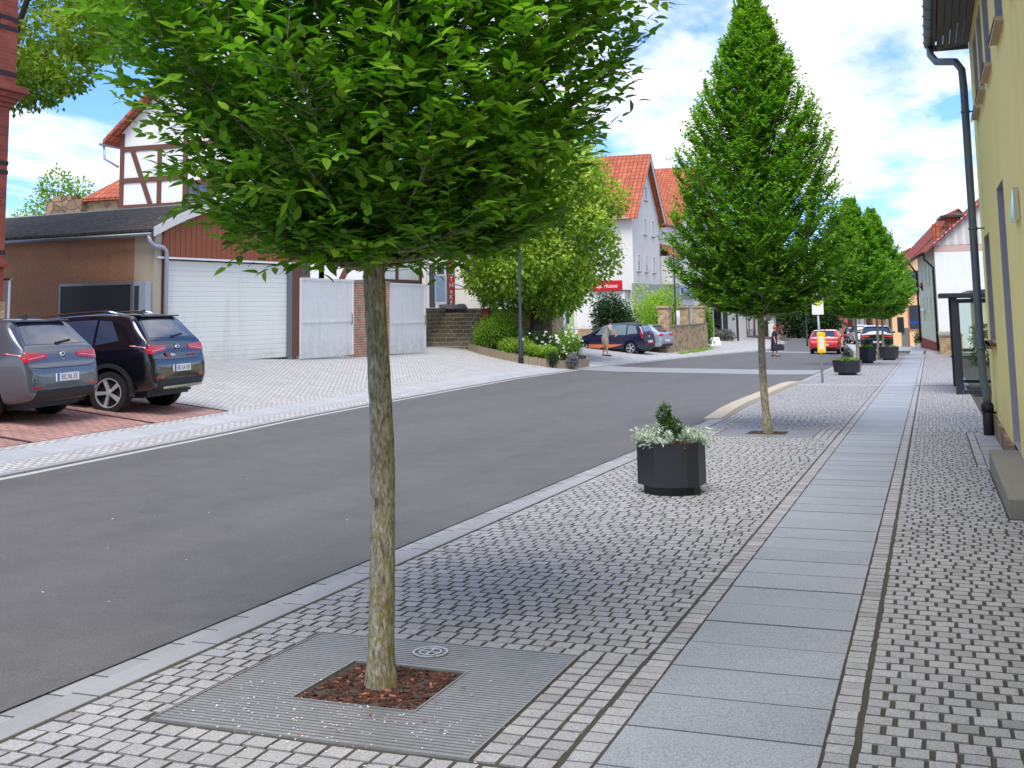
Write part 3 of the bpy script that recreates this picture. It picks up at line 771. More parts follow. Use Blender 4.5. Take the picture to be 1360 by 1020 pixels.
def wallface(mb,o,u,L,z0,z1,holes=(),depth=.15,nrm=None,mi=0,mj=None,top=None):
    """vertical wall from o along unit u, outward normal nrm, rectangular openings (a,b,za,zb) with reveals"""
    o=Vector(o); u=Vector(u); n=Vector(nrm); mj=mi if mj is None else mj
    us=sorted({0,L,*[h[0] for h in holes],*[h[1] for h in holes]}); zs=sorted({z0,z1,*[h[2] for h in holes],*[h[3] for h in holes]})
    P=lambda a,z,d=0: tuple(o+u*a-n*d+Vector((0,0,z)))
    flip=(u.cross(Vector((0,0,1)))).dot(n)<0
    def q(a,b,c,d,m):
        mb.quad(*( (a,b,c,d) if not flip else (d,c,b,a)),m)
    for i in range(len(us)-1):
        for j in range(len(zs)-1):
            a,b,c,d=us[i],us[i+1],zs[j],zs[j+1]; m1,m2=(a+b)/2,(c+d)/2
            if any(h[0]<m1<h[1] and h[2]<m2<h[3] for h in holes): continue
            q(P(a,c),P(b,c),P(b,d),P(a,d),mi)
    for a,b,c,d in holes:
        q(P(a,c),P(a,c,depth),P(a,d,depth),P(a,d),mj); q(P(b,c,depth),P(b,c),P(b,d),P(b,d,depth),mj)
        q(P(a,c,depth),P(a,c),P(b,c),P(b,c,depth),mj); q(P(a,d),P(a,d,depth),P(b,d,depth),P(b,d),mj)
def window(parent,o,u,n,w,h,fm,gm=None,bars=(1,0),fw=.06,d=.05,sill=None,name='window'):
    """frame ring with a pane; o = lower left corner of the opening on the plane the frame sits on"""
    o=Vector(o);u=Vector(u);n=Vector(n); z=Vector((0,0,1)); mb=MB()
    def b(a0,a1,z0,z1,d0,d1):
        vs=[o+u*a+z*c+n*e for e in (d0,d1) for a,c in ((a0,z0),(a1,z0),(a1,z1),(a0,z1))]
        return vs,[(0,3,2,1),(4,5,6,7),(0,1,5,4),(1,2,6,5),(2,3,7,6),(3,0,4,7)]
    mb.add(*b(0,fw,0,h,0,d)); mb.add(*b(w-fw,w,0,h,0,d)); mb.add(*b(fw,w-fw,0,fw,0,d)); mb.add(*b(fw,w-fw,h-fw,h,0,d))
    for i in range(bars[0]): c=w*(i+1)/(bars[0]+1); mb.add(*b(c-fw*.4,c+fw*.4,fw,h-fw,0,d*.9))
    for i in range(bars[1]):
        c=h*(.32 if bars[1]==1 else (i+1)/(bars[1]+1)); c=h-c; mb.add(*b(fw,w-fw,c-fw*.3,c+fw*.3,.001,d*.8))
    f=mb.obj(name,fm,parent)
    g=MB(); g.add(*b(fw*.5,w-fw*.5,fw*.5,h-fw*.5,.0015,d*.4)); g.obj('pane',gm or M['glass'],f)
    if sill:
        s=MB(); s.add(*b(-.06,w+.06,-.05,-.003,-.02,.10)); s.obj('sill',sill,f)
    return f
def gable_house(name,label,loc,rz,W,L,ez,rz_,wall,roof,sx=-1,ridge='y',winx=(),winy=(),frame=None,base=None,base_h=.5,over=.35,cat='house',group=None,chimney=None,z0=-.8,wsill=True,door=None,bars=(1,0)):
    """local: corner at origin, facade on plane x=0 facing -sx, end wall on plane y=0 facing -y; body spans x 0..sx*W, y 0..L"""
    t=thing(name,label,cat,loc,rz,group)
    fr=frame or M['wpaint']; x1=sx*W
    mb=MB(); mb.box(min(0,x1),max(0,x1),0,L,z0,ez)
    if ridge=='y':
        for y in (0,L):
            mb.add([(0,y,ez),(x1,y,ez),(x1/2,y,rz_)],[(0,1,2) if (y==0)==(sx>0) else (2,1,0)])
    else:
        for x in (0,x1): mb.add([(x,0,ez),(x,L,ez),(x,L/2,rz_)],[(0,1,2)])
    mb.obj('wall',wall,t)
    r=MB(); th=.12
    if ridge=='y':
        k=(rz_-ez)/(W/2)
        for s_ in (0,1):
            xa=(-sx*over if s_==0 else x1+sx*over); za=ez-k*over; xm=x1/2; zm=rz_
            a,b,c,d=(xa,-over,za),(xa,L+over,za),(xm,L+over,zm),(xm,-over,zm)
            up=(0,0,th); A=[Vector(v) for v in (a,b,c,d)]; vs=[tuple(v+Vector((0,0,.02))) for v in A]+[tuple(v+Vector((0,0,.02+th))) for v in A]
            r.add(vs,[(0,1,2,3),(7,6,5,4),(0,4,5,1),(1,5,6,2),(2,6,7,3),(3,7,4,0)])
    else:
        k=(rz_-ez)/(L/2)
        for s_ in (0,1):
            ya=(-over if s_==0 else L+over); za=ez-k*over; xa,xb=-sx*over,x1+sx*over
            A=[Vector(v) for v in ((xa,ya,za),(xb,ya,za),(xb,L/2,rz_),(xa,L/2,rz_))]
            vs=[tuple(v+Vector((0,0,.02))) for v in A]+[tuple(v+Vector((0,0,.02+th))) for v in A]
            r.add(vs,[(0,1,2,3),(7,6,5,4),(0,4,5,1),(1,5,6,2),(2,6,7,3),(3,7,4,0)])
    ro=r.obj('roof',roof,t)
    if chimney:
        c=MB(); cx,cy,cz,ch=chimney; c.box(cx-.25,cx+.25,cy-.25,cy+.25,cz,cz+ch); c.box(cx-.3,cx+.3,cy-.3,cy+.3,cz+ch,cz+ch+.08); c.obj('chimney',M['tile2'],ro)
    if base:
        b=MB(); b.box(min(0,x1)-.03,max(0,x1)+.03,-.03,L+.03,z0,base_h); b.obj('base',base,t)
    g=MB(); 
    if ridge=='y':
        k=(rz_-ez)/(W/2); g.tube([(-sx*(over+.06),-over,ez-k*over+.08),(-sx*(over+.06),L+over,ez-k*over+.08)],.07,8); g.tube([(-sx*(over+.06),-over+.1,ez-k*over+.05),(-sx*.1,.12,ez-k*over-.45),(-sx*.1,.12,0)],.05,8)
    else:
        k=(rz_-ez)/(L/2); g.tube([(0,-over-.06,ez-k*over+.08),(x1,-over-.06,ez-k*over+.08)],.07,8)
    g.obj('gutter',M['zinc'],t)
    n=(-sx,0,0)
    for (y,z,w,h) in winx: window(t,(-sx*.003,y,z),(0,1,0),n,w,h,fr,bars=bars,sill=M['stonegrey'] if wsill else None)
    for (x,z,w,h) in winy: window(t,(x if sx>0 else x,-.003,z),(1,0,0),(0,-1,0),w,h,fr,bars=bars,sill=M['stonegrey'] if wsill else None)
    if door:
        y,z,w,h=door; window(t,(-sx*.004,y,z),(0,1,0),n,w,h,M['dtimber'],M['timber'],(0,1),.08,name='door')
    return t
def timbers(t,segs,plane,m,w=.18,th=.04,name='timber_frame'):
    """plane: ('y',v) wall facing -y at y=v ; ('x',v) wall facing +x at x=v. segs in (a,z) pairs"""
    mb=MB(); k=0
    for (a0,z0,a1,z1) in segs:
        e=th*(1+.06*(k%7)); k+=1
        if plane[0]=='y': mb.beam((a0,plane[1]-e/2,z0),(a1,plane[1]-e/2,z1),w,e,up=(0,-1,0))
        else: mb.beam((plane[1]+e/2,a0,z0),(plane[1]+e/2,a1,z1),w,e,up=(1,0,0))
    return mb.obj(name,m,t)
def yellow_house():
    t=thing('yellow_house','tall pale yellow plastered house with deep grey window recesses along the pavement','house',(.85,8,0))
    X=0.0; y0=-6-8; y1=19.75-8
    wins=[(a-8,a+1.1-8,4.45,5.6) for a in (5.2,7.6,9.9,12.05,14.35,15.95,17.45)]
    low=[(17.42-8,18.9-8,1.06,2.62),(9.2-8,10.4-8,1.06,2.62)]
    doors=[(13.75-8,14.95-8,-.02,3.0)]
    mb=MB()
    wallface(mb,(0,y0,0),(0,1,0),y1-y0,-.06,5.95,[(a-y0,b-y0,c,d) for a,b,c,d in wins+low+doors],.32,(-1,0,0),0,1)
    wallface(mb,(0,y1,0),(1,0,0),8,-.06,5.95,(),.1,(0,1,0))
    mb.add([(0,y1,5.95),(8,y1,5.95),(4,y1,9.2)],[(2,1,0)])
    mb.obj('wall',[M['yellow'],M['jamb']],t)
    f=MB()
    holes=[(a-y0,b-y0) for a,b,c,d in doors]
    f.box(-.05,.3,y0,doors[0][0],-.9,-.06); f.box(-.05,.3,doors[0][1],y1+.03,-.9,-.06); f.box(-.0,.3,doors[0][0],doors[0][1],-.9,-.025)
    f.obj('foundation',M['found'],t)
    for a,b,c,d in wins+low:
        w=window(t,(.26,a,c),(0,1,0),(-1,0,0),b-a,d-c,M['wpaint'],bars=(1,1))
        s=MB(); s.box(-.085,.26,a-.05,b+.05,c-.045,c-.002); s.box(-.085,-.075,a-.052,b+.052,c-.075,c-.0); s.obj('sill',M['timber'] if c<2 else M['sillw'],w)
    for a,b,c,d in doors:
        dw=window(t,(.27,a,c),(0,1,0),(-1,0,0),b-a,d-c,M['timber'],M['timber'],(0,2),.1,.05,name='door')
        h=MB(); h.tube([(.2,b-.15,1.0),(.2,b-.28,1.0)],.012,8); h.obj('handle',M['chrome'],dw)
    r=MB()
    r.add([(-.62,y0,5.86),(-.62,y1+.12,5.86),(4,y1+.12,9.55),(4,y0,9.55),(-.62,y0,5.98),(-.62,y1+.12,5.98),(4,y1+.12,9.68),(4,y0,9.68)],[(0,1,2,3),(7,6,5,4),(0,4,5,1),(1,5,6,2),(2,6,7,3),(3,7,4,0)])
    r.add([(8.6,y0,5.86),(8.6,y1+.12,5.86),(4,y1+.12,9.55),(4,y0,9.55),(8.6,y0,5.98),(8.6,y1+.12,5.98),(4,y1+.12,9.68),(4,y0,9.68)],[(3,2,1,0),(4,5,6,7),(1,5,4,0),(2,6,5,1),(3,7,6,2),(0,4,7,3)])
    ro=r.obj('roof',M['tile2'],t)
    s=MB()
    for i in range(5): s.box(-.50+i*.10,-.50+i*.10+.092,y0,y1+.1,5.80-.0+i*.012,5.83+i*.012)
    yb=y0
    s.box(-.56,-.52,y0,y1+.14,5.80,5.95); s.box(-.52,.0,y1+.10,y1+.16,5.80,5.90)
    s.obj('soffit',M['soffit'],ro)
    g=MB(); n=10
    prof=[(-.61+.085*math.cos(a),5.93+.085*math.sin(a)) for a in [PI+PI*i/n for i in range(n+1)]]
    prof2=[(-.61+.078*math.cos(a),5.93+.078*math.sin(a)) for a in [PI+PI*i/n for i in range(n+1)]]
    vs=[(x,y,z) for y in (y0,y1+.18) for x,z in prof]+[(x,y,z) for y in (y0,y1+.18) for x,z in prof2]
    k=n+1
    g.add(vs,[(i,i+1,k+i+1,k+i) for i in range(n)]+[(2*k+i,3*k+i,3*k+i+1,2*k+i+1) for i in range(n)]+[(k+i,k+i+1,3*k+i+1,3*k+i) for i in range(n)])
    g.prism([(x,z) for x,z in prof],0,.006,0,Matrix.Translation((0,y1+.18,0))@Matrix.Rotation(PI/2,4,'X'))
    for i in range(14): 
        y=y1-.1-i*.62
        for a,b in zip(prof[:-1],prof[1:]): g.beam((a[0]*1.0-.002,y,a[1]-.003),(b[0]-.002,y,b[1]-.003),.03,.008)
    g.obj('gutter',M['pipe'],ro,smooth=False)
    d=MB(); py=18.62-8
    d.tube([(-.60,y1+.02,5.86),(-.60,y1-.1,5.70),(-.52,y1-.38,5.52),(-.25,y1-.95,5.38),(-.17,py+.05,5.22),(-.16,py,4.9),(-.16,py,.72),(-.155,py,.55),(-.12,py+.0,.25),(-.12,py,.10)],.058,14)
    for z in (4.55,2.75,.95): d.tube([(-.16,py,z-.02),(-.16,py,z+.02)],.068,14); d.beam((-.16,py,z),(.0,py,z),.02)
    d.obj('downpipe',M['pipe'],t,smooth=True)
    d=MB(); d.tube([(-.12,py,.14),(-.12,py,-.5)],.078,14); d.tube([(-.12,py,.02),(-.12,py,.12)],.09,14); d.beam((-.12,py,.0),(.02,py,.0),.03); d.obj('standpipe',M['iron'],t,smooth=True)
    # small metal box on the wall
    b=MB(); yy=11.9-8; zc=2.60
    b.add([(-.05,yy-.3,zc+.10),(-.05,yy+.25,zc-.16),(-.05,yy+.25,zc-.2),(-.05,yy-.3,zc-.2),(0,yy-.3,zc+.10),(0,yy+.25,zc-.16),(0,yy+.25,zc-.2),(0,yy-.3,zc-.2)],[(0,1,2,3),(7,6,5,4),(0,4,5,1),(1,5,6,2),(2,6,7,3),(3,7,4,0)])
    tag(b.obj('wall_lamp',M['chrome'],None,(.845,8,0)),'small wedge shaped metal fitting on the yellow wall above the doorstep','wall lamp')
    st=MB(); st.box(-.28,.2,10.75,14.25,-.45,-.03)
    o=st.obj('doorstep',[M['stonegrey']],None,(.82,0,0),bevel=.012); tag(o,'worn grey stone doorstep block against the foot of the yellow house','doorstep')
def garage():
    t=thing('garage','low garage with white roller door, stained plank gable and brown rendered side wall','garage',(-18.41,23.46,0),-.127)
    top=[(.32,3.76),(.9,4.02),(1.5,4.26),(2.3,4.52),(3.35,4.68),(4.4,4.55),(5.3,4.30),(6.1,4.02),(6.75,3.74)]
    fz=.30
    w=MB()  # front wall: brown posts and plank gable
    w.box(-.12,0,.5,.74,fz,3.80)
    w.obj('corner_pier',M['beiger'],t)
    w=MB(); w.box(-.1,.012,.74,.9,fz,3.12); w.obj('post',M['timber'],t); w=MB(); w.box(-.1,.012,6.05,6.45,fz+.1,3.12); w.obj('post',M['timber'],t)
    w=MB()
    ins=[(max(0.74,min(6.45,y)),z-.10) for y,z in top]
    for (a,za),(b,zb) in zip(ins[:-1],ins[1:]): w.add([(.02,a,3.14),(.02,b,3.14),(.02,b,zb),(.02,a,za),(-.1,a,3.14),(-.1,b,3.14),(-.1,b,zb),(-.1,a,za)],[(0,1,2,3),(0,4,5,1),(7,6,5,4)])
    w.obj('gable',M['wood'],t)
    w=MB(); w.box(-.02,.06,.55,6.5,3.085,3.135); w.obj('trim',M['wpaint'],t)
    d=MB(); y0,y1=.92,5.88; n=20; z=.38
    hh=(3.06-.38)/n
    for i in range(n):
        z=.38+i*hh; d.add([(-.10,y0,z),(-.10,y1,z),(-.085,y1,z+.012),(-.085,y0,z+.012),(-.085,y1,z+hh-.012),(-.085,y0,z+hh-.012),(-.10,y1,z+hh),(-.10,y0,z+hh)],[(0,1,2,3),(3,2,4,5),(5,4,6,7)])
    d.obj('roller_door',M['roller'],t)
    w=MB(); w.box(-.09,.0,5.88,6.05,fz,3.08); w.obj('door_rail',M['zinc'],t); w=MB(); w.box(-.09,-.01,.9,.92,fz,3.08); w.obj('door_rail',M['zinc'],t)
    w=MB(); w.box(-13,-.7,.5,.7,-.2,3.72); w.obj('side_wall',M['brownr'],t)
    w=MB(); w.box(-.7,-.121,.503,.7,.2,3.72); w.box(-13,-.12,6.2,6.4,-.2,3.7); w.box(-13,-12.8,.7,6.2,-.2,3.7); w.box(-12.8,-.121,6.1,6.2,-.2,3.7); w.obj('rear_wall_and_lit_strip',M['beiger'],t)  # beige strip beside the pier paints the sunlit end of the brown side wall
    r=MB(); x0,x1=-13,.12
    for (a,za),(b,zb) in zip(top[:-1],top[1:]):
        r.add([(x0,a,za),(x1,a,za),(x1,b,zb),(x0,b,zb),(x0,a,za+.07),(x1,a,za+.07),(x1,b,zb+.07),(x0,b,zb+.07)],[(0,3,2,1),(4,5,6,7),(0,1,5,4),(2,3,7,6)])
    ro=r.obj('roof',M['felt'],t)
    b=MB()
    for (a,za),(c,zb) in zip(top[:-1],top[1:]):
        b.add([(x1+.002,a,za-.13),(x1+.002,c,zb-.13),(x1+.002,c,zb+.10),(x1+.002,a,za+.10),(x1+.04,a,za-.13),(x1+.04,c,zb-.13),(x1+.04,c,zb+.10),(x1+.04,a,za+.10)],[(4,5,6,7),(0,4,7,3),(3,7,6,2),(0,1,5,4),(3,2,1,0)])
    b.box(x0,x1,3.27,3.43,4.742,4.77)
    b.obj('barge_board',M['offwhite'],ro)
    e=MB(); e.tube([(x0,.27,3.70),(.1,.27,3.68)],.055,8); e.obj('gutter',M['zinc'],ro,smooth=True)
    p=MB(); p.tube([(.02,.27,3.66),(.05,.27,3.5),(.10,.36,3.40),(.1,.68,3.37),(.09,.80,3.28),(.09,.82,3.1),(.09,.82,.42)],.055,10); p.obj('downpipe',M['pipelight'],t,smooth=True)
    n=thing('notice_board','wide black board in a grey frame on the brown garage side wall','notice board',(-20.15,24.05,1.72),-.127)
    q=MB(); q.box(-1.25,1.25,-.10,-.03,-.55,.72); q.obj('panel',M['plastic'],n)
    q=MB(); q.box(-1.32,-1.25,-.11,-.02,-.62,.79);q.box(1.25,1.32,-.11,-.02,-.62,.79);q.box(-1.25,1.25,-.11,-.02,.72,.79);q.box(-1.25,1.25,-.11,-.02,-.62,-.55); q.obj('frame',M['zinc'],n)
    c=thing('meter_cabinet','narrow grey metal cabinet beside the light downpipe at the garage corner','cabinet',(-18.42,23.85,.3),-.127)
    q=MB(); q.box(-.42,.0,-.12,.1,0,2.2); q.obj('body',M['pipelight'],c,bevel=.01)
    q=MB(); q.box(-.38,-.22,-.125,-.12,.9,2.1); q.obj('vent',M['darkmetal'],c)
def brick_building():
    t=thing('brick_building','red brick building with dark brick bands and moulded cornice at the left edge','building',(-16.75,17.3,0))
    w=MB(); w.box(-10,0,-14,0,1.95,13); w.box(-.3,.10,-.42,.03,6.15,13); w.obj('wall',M['brick'],t)
    w=MB(); w.box(-10,.03,-14,.03,-.3,1.95); w.obj('plinth',M['sandstone'],t)
    w=MB()
    for i,(z0,z1,e) in enumerate([(5.75,5.83,.05),(5.83,5.92,.1),(5.92,6.03,.17),(6.03,6.15,.24)]): w.box(-10,e,-14,e,z0,z1)
    w.box(-10,.06,-14,.06,2.62,2.74)
    w.obj('cornice',M['brick'],t)
    w=MB()
    for z in (2.86,4.42,4.6,6.35,7.25,7.45,9.2,9.4): 
        e=.012 if z<6.1 else .112
        w.box(-10,e,-14,e if z<6.1 else .042,z,z+.08)
    w.obj('dark_band',M['dbrick'],t)
    p=thing('white_post','white panel post between the brick building and the brown garage wall','post',(-17.42,18.1,.3))
    q=MB(); q.box(-.06,.06,-.03,.03,0,2.1); q.obj('panel',M['wpaint'],p); q=MB(); q.box(-.1,.1,-.035,.035,2.1,2.14); q.obj('cap',M['zinc'],p)
def house_timbered():
    x0,x1,y=-30.9,-19.5,38; ez,rz=9.1,14.0
    t=thing('half_timbered_house','white half-timbered house with brown beams rising behind the garage','house',(x0,y,0))
    W=x1-x0; w=MB(); w.box(0,W,0,4.6,0,ez); w.add([(0,0,ez),(W,0,ez),(W/2,0,rz)],[(0,1,2)]); w.add([(0,4.6,ez),(W,4.6,ez),(W/2,4.6,rz)],[(2,1,0)])
    w.obj('wall',M['white'],t)
    r=MB(); k=(rz-ez)/(W/2); o=.55
    for s in (0,1):
        xa=-o if s==0 else W+o
        A=[Vector(v) for v in ((xa,-.45,ez-k*o+.05),(xa,4.9,ez-k*o+.05),(W/2,4.9,rz+.05),(W/2,-.45,rz+.05))]
        vs=[tuple(v) for v in A]+[tuple(v+Vector((0,0,.16))) for v in A]
        r.add(vs,[(0,1,2,3),(7,6,5,4),(0,4,5,1),(1,5,6,2),(2,6,7,3),(3,7,4,0)])
    ro=r.obj('roof',M['tile'],t)
    g=MB(); zz=ez-k*o+.05; g.tube([(-o-.08,-.5,zz),(-o-.08,4.8,zz)],.08,8); g.tube([(-o-.05,-.3,zz-.05),(-o+.0,-.3,zz-.6),(-.05,-.05,zz-.95)],.05,8); g.obj('gutter',M['pipelight'],ro,smooth=True)
    S_=[(.1,0,.1,ez),(1.95,3,1.95,8.45),(.1,8.45,W-.1,8.45),(.1,7.15,3.3,7.15),(.1,6.05,W-.1,6.05),(.6,8.4,1.55,6.1),(3.2,3,3.2,ez),(4.4,3,4.4,ez),(3.2,6.9,4.4,6.9)]
    for x in (6,7.5,9.4,W-.12): S_.append((x,2.6,x,ez))
    S_+=[(6,7,W-.1,7),(6.1,5.6,7.4,ez),(9.4,2.75,W,2.75),(9.4,4.15,W,4.15),(10.9,4.1,10.2,2.8),(9.4,2.8,9.4,5.5),(6,10.6,5.9,10.6),(W*.2,ez+2,W*.8,ez+2),(W*.35,ez,W*.35,ez+2),(W*.65,ez,W*.65,ez+2)]
    timbers(t,S_,('y',0),M['timber'],.2)
    S_=[(.1,0,.1,ez),(0,ez-.1,4.6,ez-.1),(0,5.5,4.6,5.5),(0,2.8,4.6,2.8)]+[(yy,0,yy,ez) for yy in (2.3,4.5)]
    timbers(t,S_,('x',W),M['timber'],.2)
    for (x,z,ww,h) in [(3.3,5.75,1.0,1.1),(7.7,5.75,1.2,1.1),(7.7,3,1.2,1.1),(6.3,9,1,1)]: window(t,(x,-.004,z),(1,0,0),(0,-1,0),ww,h,M['timber'])
    # lower neighbour with tiled roof and stone gable
    t=thing('tiled_barn','low building with orange tiled roof and rough stone gable left of the half-timbered house','barn',(-36,41,0))
    w=MB(); w.box(0,6,0,8,0,6.75); w.obj('wall',M['sandstone'],t)
    r=MB(); A=[(.9,-.3,6.75),(5.6,-.3,6.75),(5.6,3.4,9.25),(3.1,3.4,9.25)]; A2=[(x,y,z+.14) for x,y,z in A]
    r.add(A+A2,[(0,1,2,3),(7,6,5,4),(0,4,5,1),(1,5,6,2),(2,6,7,3),(3,7,4,0)])
    r.add([(.9,-.3,6.75),(3.1,3.4,9.25),(.9,7.5,6.75),(5.6,3.4,9.25),(5.6,7.5,6.75)],[(0,1,2),(1,3,4,2)])
    r.obj('roof',M['tile'],t)
    w=MB(); w.box(-1.1,.9,-.35,.3,5.5,6.85); w.box(-.7,.3,-.33,.28,6.85,7.05); w.obj('stone_gable',M['found'],t)
def gates():
    for i,(a,b,z0,z1,lab) in enumerate([((-17.55,29.75),(-17.5,32.95),.30,2.70,'white painted sheet metal gate wing standing open next to the garage'),((-17.75,36.1),(-17.85,39.35),.18,2.66,'white painted metal gate wing standing open beside the stone steps')]):
        L=math.hypot(b[0]-a[0],b[1]-a[1]); ang=math.atan2(b[1]-a[1],b[0]-a[0])
        t=thing('yard_gate',lab,'gate',(a[0],a[1],0),ang,'open yard gate wings')
        p=MB(); p.box(.06,L-.06,-.02,.0,z0+.06,z1-.06); p.obj('panel',M['gate'],t)
        f=MB(); f.box(0,.07,-.04,.03,z0,z1);f.box(L-.07,L,-.04,.03,z0,z1);f.box(.07,L-.07,-.04,.03,z1-.07,z1);f.box(.07,L-.07,-.04,.03,z0,z0+.07);f.box(.07,L-.07,-.045,.02,z0+1.05,z0+1.11); f.obj('frame',M['gate'],t)
        h=MB(); h.tube([(L-.2,-.06,z0+.95),(L-.2,-.09,z0+1.0),(L-.2,-.09,z0+1.3),(L-.2,-.05,z0+1.35)],.015,6); h.obj('handle',M['zinc'],t)
    t=thing('brick_pier','crumbling old brick gate pier between the two white gate wings','pier',(-18.0,33.4,0))
    w=MB(); w.box(-.4,.3,0,2.6,-.2,2.62); w.obj('wall',M['oldbrick'],t); w=MB(); w.box(-.45,.34,-.05,2.65,2.62,2.70); w.obj('coping',M['stonegrey'],t)
    w=MB(); w.box(-6,-.41,1.5,1.9,-.2,2.5); w.obj('side_wall',M['white'],t)
def terrace():
    t=thing('stone_steps','broad flight of worn stone steps leading up to the white shop terrace','steps',(-20.3,44.5,0))
    s=MB(); n=10; h=.168
    for i in range(n): s.box(0,2.15,i*.3,i*.3+.32 if i<n-1 else 3.4,(-.2 if i==0 else .06+i*h-.004),.06+(i+1)*h)
    s.obj('treads',M['stoneblock'],t)
    s=MB(); s.box(-.35,0,-.1,3.4,-.2,1.78); s.obj('cheek',M['stoneblock'],t)
    s=MB()
    for i in (0,1): s.tube([(2.2,-.05+i*2.9,.1+i*1.5),(2.2,-.05+i*2.9,1.05+i*1.6)],.02,6)
    s.tube([(2.2,-.05,1.05),(2.2,2.85,2.65)],.022,6); s.obj('handrail',M['zinc'],t)
    t=thing('terrace_wall','long stone retaining wall of the shop terrace behind the bushes','wall',(-18.1,46.3,0))
    w=MB(); w.box(0,3.0,0,.4,-.8,1.5); w.box(-8,2.4,1.4,3.5,-.8,1.68); w.obj('wall',M['sandstone'],t)
    w=MB(); w.box(-.05,3.05,-.05,.45,1.5,1.6); w.obj('coping',M['stonegrey'],t)
    r=thing('terrace_railing','iron terrace railing with a red top bar above the hedge','railing',(-18.1,46.4,1.6))
    q=MB()
    for i in range(3):
        q=MB(); q.tube([(.1+i*1.2,0,0),(.1+i*1.2,0,1.0)],.025,6); q.obj('post',M['darkmetal'],r)
    q=MB(); q.tube([(.1,0,.5),(2.5,0,.5)],.015,6); q.tube([(.1,0,.98),(2.5,0,.98)],.02,6); q.tube([(2.5,0,.98),(4.2,-.6,.0)],.02,6); q.tube([(-1.7,.3,1.25),(2.6,.1,-.1)],.028,6); q.obj('rail',M['zinc'],r)
    q=MB(); q.tube([(-1.9,.2,1.0),(-.2,.2,1.0),(1.2,0,1.0)],.025,6); q.tube([(-.2,.2,1.0),(-.2,.2,-.1)],.03,6); q.obj('top_bar',M['red'],r)
    # white shop
    t=thing('pharmacy_shop','long white rendered shop building on the terrace behind the lime tree','shop',(-24.5,50,0))
    holes=[(1.9,3.3,1.72,3.95),(4.6,5.9,1.72,3.9),(6.4,7.3,2.0,3.3)]
    w=MB(); wallface(w,(0,0,0),(1,0,0),7.8,-1,6.6,holes,.18,(0,-1,0)); w.box(7.79,7.8,0.01,3.4,-1,6.6); w.box(0,.01,0.01,3.4,-1,6.6); w.obj('wall',M['white'],t)
    for a,b,c,d in holes: window(t,(a,.15,c),(1,0,0),(0,-1,0),b-a,d-c,M['wpaint'],bars=(2 if b-a>1.2 else 1,0),fw=.09,name='window' if c>1.8 else 'door')
    r=MB(); A=[(-.4,-.5,6.5),(8.1,-.5,6.5),(8.1,1.7,8.4),(-.4,1.7,8.4),(-.4,3.9,6.5),(8.1,3.9,6.5)]
    r.add([A[0],A[1],A[2],A[3]],[(0,1,2,3)]); r.add([A[3],A[2],A[5],A[4]],[(0,1,2,3)]); r.add([A[0],A[3],A[4]],[(0,1,2)]); r.add([A[1],A[5],A[2]],[(0,1,2)]); r.obj('roof',M['tile'],t)
    s=MB(); s.box(6.7,7.6,-.12,-.02,3.05,3.5); s.obj('shop_sign',M['greensign'],t)
    f=thing('banner_flag','narrow red upright banner lettered in white at the top of the stone steps','banner',(-20.25,47.6,1.74))
    q=MB(); q.tube([(.13,0,0),(.13,0,2.42)],.02,6); q.obj('pole',M['chrome'],f)
    q=MB(); q.box(-.15,.11,-.012,.012,.12,2.3); q.obj('cloth',M['red'],f)
    for i,c in enumerate('APOTHEKE'): text('lettering',c,.29,f,(-.02,-.016,2.13-i*.268),(PI/2,0,0),M['wpaint'],.002)
    b=thing('a_board','pale blue and white poster stand at the head of the stone steps','poster stand',(-20.75,47.5,1.74))
    q=MB(); q.box(-.24,.24,-.03,.03,.32,1.5); q.obj('poster',M['poster'],b)
    q=MB(); q.box(-.28,-.24,-.04,.04,.2,1.55);q.box(.24,.28,-.04,.04,.2,1.55);q.box(-.24,.24,-.04,.04,1.5,1.56);q.box(-.24,.24,-.04,.04,.2,.32); q.box(-.16,-.1,-.05,.05,0,.2); q.box(.1,.16,-.05,.05,0,.2); q.obj('frame',M['wpaint'],b)
    # folded grey tarpaulin
    q=MB(); R=random.Random(5); nn=14
    for i in range(nn+1):
        for j in range(5):
            q.v.append((-.6+1.2*i/nn,-.25+.12*j,(.0 if j in (0,4) or i in (0,nn) else .10+R.uniform(.02,.12))))
    for i in range(nn):
        for j in range(4): q.f.append((i*5+j,(i+1)*5+j,(i+1)*5+j+1,i*5+j+1)); q.m.append(0); q.t.append(1)
    tag(q.obj('tarpaulin',M['umbrella'],None,(-20.0,47.2,1.74),smooth=True),'crumpled grey tarpaulin lying on the top step below the red banner','tarpaulin')
    l=thing('lantern_post','red post with a small brown roofed lantern above the round hedge','lantern',(-18.05,46.1,.62))
    q=MB(); q.box(-.13,.13,-.13,.13,0,1.05); q.obj('post',M['red'],l,bevel=.01)
    q=MB()
    for sx in (-1,1):
        for sy in (-1,1): q.beam((sx*.15,sy*.15,1.05),(sx*.15,sy*.15,1.38),.03)
    q.lathe([(.28,1.38),(.16,1.5),(.02,1.58)],8); q.box(-.17,.17,-.17,.17,1.05,1.08); q.obj('lantern_head',M['timber'],l)
